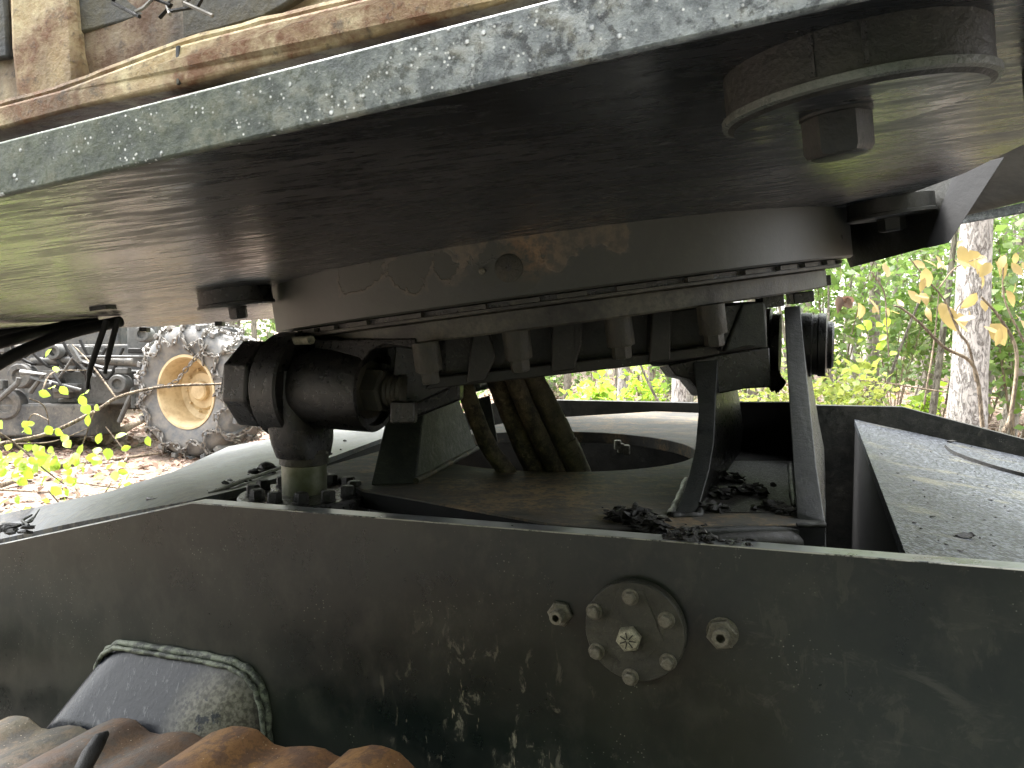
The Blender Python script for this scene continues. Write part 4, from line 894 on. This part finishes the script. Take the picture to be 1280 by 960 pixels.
# main pale trunk and neighbours
def gpt(px, d): v = W(px, 420, d); return v.x, v.y
x, y = gpt(1212, 8.2); tree(x, y, .195, 9, M['bark'], 'thick pale grey tree trunk nearest on the right, yellow leaves across it', lean=(.25, .2), leaves=2500, cr=2.6, ch=.5)
for px, d, r, mt, lab, ln in ((1092, 11, .10, 'bark2', 'slim grey tree standing straight left of the thick pale trunk', (.05, 0)), (1066, 13, .095, 'bark', 'slender tree close to the pivot pin cap edge, leaning slightly', (.35, 0)),
                          (1163, 9.5, .045, 'bark2', 'thin leaning sapling just left of the thick pale trunk', (.6, 0)), (1262, 10.5, .10, 'bark2', 'slanting grey tree at the right frame edge', (.9, 0)),
                          (779, 13, .10, 'bark', 'pale thin tree seen through the gap under the yoke', (.1, 0)), (855, 9, .14, 'bark', 'pale trunk just left of the pivot arm under the yoke', (.1, 0)), (942, 12, .08, 'bark2', 'slim trunk seen between the pivot arms', (-.1, 0)),
                          (1228, 13, .09, 'bark2', 'grey leaning tree behind the thick pale trunk on its right', (1.2, 0))):
    x, y = gpt(px, d); tree(x, y, r, 6.5, M[mt], lab, lean=ln, leaves=900, cr=1.5, ch=.45)
# mass of further trees
rr = random.Random(4); protos = []
for i in range(4):
    random.seed(i + 20); protos.append(tree(-40 - i * 5, 60, rr.uniform(.07, .13), rr.uniform(6.5, 9), M['bark2'], 'one of many slim grey trees standing in the wood behind', 'slim trees in the wood behind', lean=(rr.uniform(-.5, .5), 0), leaves=700, cr=1.9, ch=.4))
spots = []
while len(spots) < 85:
    x, y = rr.uniform(-16, 20), rr.uniform(13, 30)
    if x < -.5 and y < 15: continue
    if all((x - a) ** 2 + (y - b_) ** 2 > 1.0 for a, b_ in spots): spots.append((x, y))
for i, (x, y) in enumerate(spots):
    o = protos[i] if i < 4 else copy_tree(protos[i % 4]); o.location = (x, y, gz(x, y)); o.rotation_euler = (0, 0, rr.uniform(0, 6.28)); k = rr.uniform(.75, 1.25); o.scale = (k, k, k)
# shrubs
def shrub(x, y, h, wd_, n, mat, label, cat='shrub', group=None, lsize=.07, stems=7):
    z = gz(x, y); t = thing('shrub', label, cat, (x, y, z), group); cen = []; b = MB()
    for k in range(stems):
        a = random.uniform(0, 6.28); e = V((x + math.cos(a) * wd_ * random.uniform(.2, 1), y + math.sin(a) * wd_ * random.uniform(.2, 1), z + h * random.uniform(.55, 1))); m_ = V((x, y, z)).lerp(e, .5) + V((0, 0, .12 * h))
        pp = spl([V((x, y, z - .03)), m_, e], 5); b.tube(pp, [.011 * (1 - .7 * i / len(pp)) for i in range(len(pp))], 5); cen += [tuple(p) for p in pp[3:]]
    b.build('stems', M['twig'], t); fastleaves('foliage', cen, min(h, wd_) * .2, n, lsize, M[mat], t, random.randint(0, 9999)); return t
random.seed(11)
for px, d, h, wd_, n, mt, lab, ls in ((1040, 10, 3.2, 1.2, 1500, 'leaf', 'tall green shrub with round leaves right of the ring', .12), (1120, 12.5, 3.6, 1.4, 1500, 'leaf', 'leafy shrub behind the slim straight trunk', .13),
                                  (1275, 9, 3.2, 1.0, 1200, 'leaf', 'green shrub filling the upper right edge of the gap', .13), (1180, 13, 3.2, 1.3, 1300, 'leaf', 'green understorey shrub behind the thick pale trunk', .12),
                                  (1040, 8, 1.15, .8, 1500, 'fern', 'yellow green weeping bush in the clearing left of trunks', .09), (1150, 10.5, .8, .3, 200, 'lime', 'small bright seedling on the forest floor near the sapling', .12),
                                  (735, 9.5, .95, .5, 420, 'lime', 'bright lime seedling seen under the yoke', .13), (810, 11, 1.1, .5, 300, 'lime', 'small lime bush right of the one under the yoke', .12), (950, 9.5, .9, .7, 800, 'fern', 'yellow green grass clump between the pivot arms', .08),
                                  (230, 13.5, 2.6, 1.2, 700, 'leaf', 'green shrub behind the skidder wheel', .11), (40, 4.4, .45, .45, 110, 'lime', 'low lime seedling on the litter at lower left', .07), (95, 5.2, .5, .4, 90, 'lime', 'low lime seedling further back at lower left', .07),
                                  (690, 8.5, .75, .35, 60, 'lime', 'sparse lime sprout just right of the hoses', .09)):
    x, y = gpt(px, d); shrub(x, y, h, wd_, n, mt, lab, lsize=ls)
rr = random.Random(9)
for i in range(60):
    x, y = rr.uniform(-14, 18), rr.uniform(12.5, 24)
    if x < -1 and y < 15: y += 4
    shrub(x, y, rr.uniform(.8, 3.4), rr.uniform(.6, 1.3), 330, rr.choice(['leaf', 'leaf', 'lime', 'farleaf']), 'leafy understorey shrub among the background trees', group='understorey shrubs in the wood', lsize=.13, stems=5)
# far wood as one mass
r = np.random.RandomState(5); N_ = 38000
cx_ = r.uniform(-45, 50, 1500); cy_ = r.uniform(24, 34, 1500); cz_ = r.uniform(.3, 13, 1500)
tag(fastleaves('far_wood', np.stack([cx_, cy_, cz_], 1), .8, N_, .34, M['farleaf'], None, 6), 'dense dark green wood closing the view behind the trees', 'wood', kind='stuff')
# unseen wood added behind the camera to block frontal light and be mirrored
cx_ = r.uniform(-30, 30, 1400); cy_ = r.uniform(-15, -9, 1400); cz_ = r.uniform(.2, 10, 1400)
tag(fastleaves('unseen_rear_wood', np.stack([cx_, cy_, cz_], 1), .7, 40000, .55, M['farleaf'], None, 8), 'unseen dense wood added behind the clearing to block light', 'wood', kind='stuff')
# litter
r = np.random.RandomState(2); N_ = 1
def litter(n, x0, x1, y0, y1, size, seed, mat='litter', name='leaf_litter', lab='red brown dead leaves covering the forest floor'):
    r = np.random.RandomState(seed); x = r.uniform(x0, x1, n); y = r.uniform(y0, y1, n); z = np.array([gz(a, b_) for a, b_ in zip(x, y)]) + .012
    cen = np.stack([x, y, z], 1); o = fastleaves(name, cen, .008, n, size, M[mat], None, seed, flat=1.2); return tag(o, lab, 'leaves', kind='stuff')
litter(26000, -9, 9, 2.5, 13, .085, 3); litter(12000, -14, 16, 12, 22, .12, 4, lab='dead leaves thinning out among the trees')
# sticks and fallen branches
def stick(pts, r, lab, name='fallen_branch', cat='branch', group=None, mat='twig'):
    pp = spl(pts, 6); b = MB(); b.tube(pp, [r * (1 - .55 * i / len(pp)) for i in range(len(pp))], 8, .06); return tag(b.build(name, M[mat], smooth=60), lab, cat, group)
def GP(px, py, h=.02): q_ = PL(px, py, Z, 0); return V((q_.x, q_.y, gz(q_.x, q_.y) + h))
stick([GP(132, 560, .1), GP(170, 542, .12), GP(205, 530, .15)], .07, 'thick fallen limb on the litter in front of the skidder')
stick([GP(60, 590, .05), GP(130, 578), GP(200, 572, .05)], .03, 'fallen stick lying across the litter at left')
stick([GP(0, 612, .05), GP(30, 605, .06), GP(46, 598, .04)], .03, 'short grey stick at the left edge on the litter')
rr = random.Random(3)
for i in range(70):
    x, y = rr.uniform(-8, 12), rr.uniform(5, 16); a = rr.uniform(0, 6.28); L = rr.uniform(.3, 1.4); z = gz(x, y) + .03
    stick([V((x, y, z)), V((x + L * .5 * math.cos(a), y + L * .5 * math.sin(a), z + rr.uniform(0, .15))), V((x + L * math.cos(a + .2), y + L * math.sin(a + .2), z + rr.uniform(-.02, .3)))], rr.uniform(.008, .022), 'dead stick lying on the leaf litter', 'dead_stick', 'stick', 'dead sticks on the forest floor')
for i in range(60):
    x, y = rr.uniform(2, 13), rr.uniform(9, 20); h = rr.uniform(1.2, 3.2); ln = rr.uniform(-.9, .9); z = gz(x, y)
    stick([V((x, y, z - .02)), V((x + ln * .5 + rr.uniform(-.1, .1), y, z + h * .5)), V((x + ln, y, z + h))], rr.uniform(.012, .03), 'thin leafless sapling stem in the wood', 'bare_sapling', 'sapling', 'bare saplings in the wood', 'bark2')
# leafy lime branch at the left, three metres away
def zp(x, y): return x / 2.977, 320 + y / 2.977
br = thing('leafy_branch', 'low arching branch with bright lime leaves at the left', 'branch', W(0, 600, 2.9))
def bpath(pts, d, r, par=br, mat='twig'):
    pp = spl([W(*zp(*q_), d + .05 * i) for i, q_ in enumerate(pts)], 6); b = MB(); b.tube(pp, [r * (1 - .5 * i / len(pp)) for i in range(len(pp))], 7, .05); return b.build('twig', M[mat], par, smooth=60)
bpath([(-120, 730), (0, 700), (180, 660), (350, 580), (430, 530), (530, 500), (650, 483), (830, 476), (930, 470)], 2.8, .0085)
bpath([(430, 525), (360, 430), (320, 380), (270, 330)], 3.0, .004)
bpath([(155, 510), (180, 450), (220, 428), (330, 425)], 2.9, .0035); bpath([(110, 530), (165, 560), (185, 640)], 2.9, .003); bpath([(180, 610), (120, 590), (90, 660)], 2.9, .003)
bpath([(350, 580), (330, 640), (300, 720)], 2.9, .003); bpath([(-30, 640), (60, 700), (160, 790), (240, 850)], 2.75, .004); bpath([(60, 700), (200, 690), (330, 640)], 2.8, .003)
lf = [(235, 485), (215, 490), (310, 518), (338, 510), (345, 590), (382, 575), (340, 635), (180, 730), (240, 690), (275, 715), (40, 740), (80, 770), (120, 690), (190, 820), (240, 850), (280, 790), (330, 750), (375, 700), (420, 715), (440, 680), (370, 740), (155, 505), (215, 410), (205, 345), (10, 612), (500, 710), (450, 800), (500, 790), (560, 670), (20, 820), (60, 830), (110, 770), (100, 800), (150, 760), (220, 740), (320, 700), (90, 720), (20, 770), (10, 680), (50, 690), (140, 700), (200, 780), (260, 820), (330, 790), (105, 630), (-20, 720), (-40, 800), (180, 710), (60, 760), (120, 820), (300, 760), (390, 760)]
random.seed(5)
lf += [(random.gauss(130, 130), random.gauss(770, 55)) for _ in range(70)]
for i, (x, y) in enumerate(lf):
    b = MB(); c0 = W(*zp(x - 12, y), 2.85 + random.uniform(-.12, .12)); bigleaf(b, c0, random.uniform(.033, .05), (V((0, -.75, .5)) + rnd() * .55).normalized()); b.build('leaf', M['lime'], br, smooth=80)
# yellowing branches at the right
yb = thing('yellowing_branch', 'thin branch of yellow and brown leaves hanging in front of the pale trunk', 'branch', W(1290, 560, 3.4))
def zq(x, y): return 980 + x / 3.2, 240 + y / 3.2
def ypath(pts, r, d=3.4):
    pp = spl([W(*zq(*q_), d) for q_ in pts], 6); b = MB(); b.tube(pp, [r * (1 - .6 * i / len(pp)) for i in range(len(pp))], 7, .05); b.build('twig', M['twig'], yb, smooth=60)
ypath([(880, 960), (910, 880), (930, 640), (860, 500), (790, 420)], .011); ypath([(795, 940), (760, 700), (640, 620), (540, 520), (470, 465), (440, 455)], .009); ypath([(770, 760), (740, 620), (700, 560), (640, 430), (570, 350), (500, 262)], .0065)
ypath([(700, 570), (690, 470), (760, 400)], .005); ypath([(640, 800), (450, 770), (290, 750)], .005, 5); ypath([(560, 850), (600, 600), (620, 400)], .008, 6); ypath([(960, 600), (880, 420), (880, 250)], .005); ypath([(620, 385), (690, 300), (800, 260)], .004)
ly = [(400, 300), (520, 295), (550, 290), (620, 290), (640, 295), (690, 290), (565, 360), (600, 270), (740, 250), (760, 280), (790, 270), (700, 230), (770, 330), (850, 290), (890, 270), (920, 260), (830, 300), (930, 380), (880, 410), (870, 560), (820, 545), (800, 555), (920, 505), (950, 530), (730, 510), (670, 520), (690, 530), (740, 490), (630, 460), (570, 480), (520, 430), (500, 410), (540, 420), (455, 445), (340, 440), (320, 470), (300, 460), (420, 490), (410, 480), (780, 450), (770, 420), (700, 500), (650, 475), (370, 470), (560, 320), (720, 215), (905, 300), (945, 300), (950, 250), (860, 270)]
for i, (x, y) in enumerate(ly):
    b = MB(); c0 = W(*zq(x + random.uniform(-8, 8), y - 18), 3.35 + random.uniform(-.25, .25)); L_ = random.choice((.045, .06, .075, .09)) * random.uniform(.85, 1.15)
    b.add(*leafmesh(c0, L_, L_ * random.uniform(.35, .8), (V((random.uniform(-.9, .9), -.7, .4)) + rnd() * .5).normalized(), V((random.uniform(-.9, .9), random.uniform(-.5, .5), -1)), random.uniform(-.3, .8))); b.build('leaf', M['yellow'], yb, smooth=80)
gb_ = thing('green_spray', 'spray of small lime leaves on a bare twig left of the yellow branch', 'branch', W(1105, 420, 4.2))
b = MB(); b.tube(spl([W(*zq(350, 320), 4.2), W(*zq(400, 400), 4.2), W(*zq(410, 520), 4.2), W(*zq(420, 660), 4.2)]), .004, 6); b.build('twig', M['twig'], gb_)
for x, y in ((405, 500), (395, 550), (400, 590), (425, 655), (390, 525), (410, 570), (395, 610), (340, 520), (350, 540), (325, 550)):
    b = MB(); bigleaf(b, W(*zq(x, y), 4.2), .055, (V((0, -.8, .5)) + rnd() * .4).normalized()); b.build('leaf', M['lime'], gb_, smooth=80)
# curled dead leaf hanging by the ring
b = MB(); cL = W(1050, 371, 2.6)
for k in range(5): b.add(*leafmesh(cL + rnd() * .008, .05, .03, (V((0, -1, 0)) + rnd() * .5).normalized(), V((random.uniform(-1, 1), 0, -.5)), .8))
b.tube([cL + V((0, 0, .02)), cL + V((.01, .02, .18)), cL + V((.05, .05, .4))], .0008, 5)
tag(b.build('dead_leaf', M['litter'], smooth=80), 'curled brown dead leaf hanging beside the slewing ring', 'leaf')
print('objects', len(bpy.data.objects), 'tris', sum(len(o.data.polygons) for o in bpy.data.objects if o.type == 'MESH'))
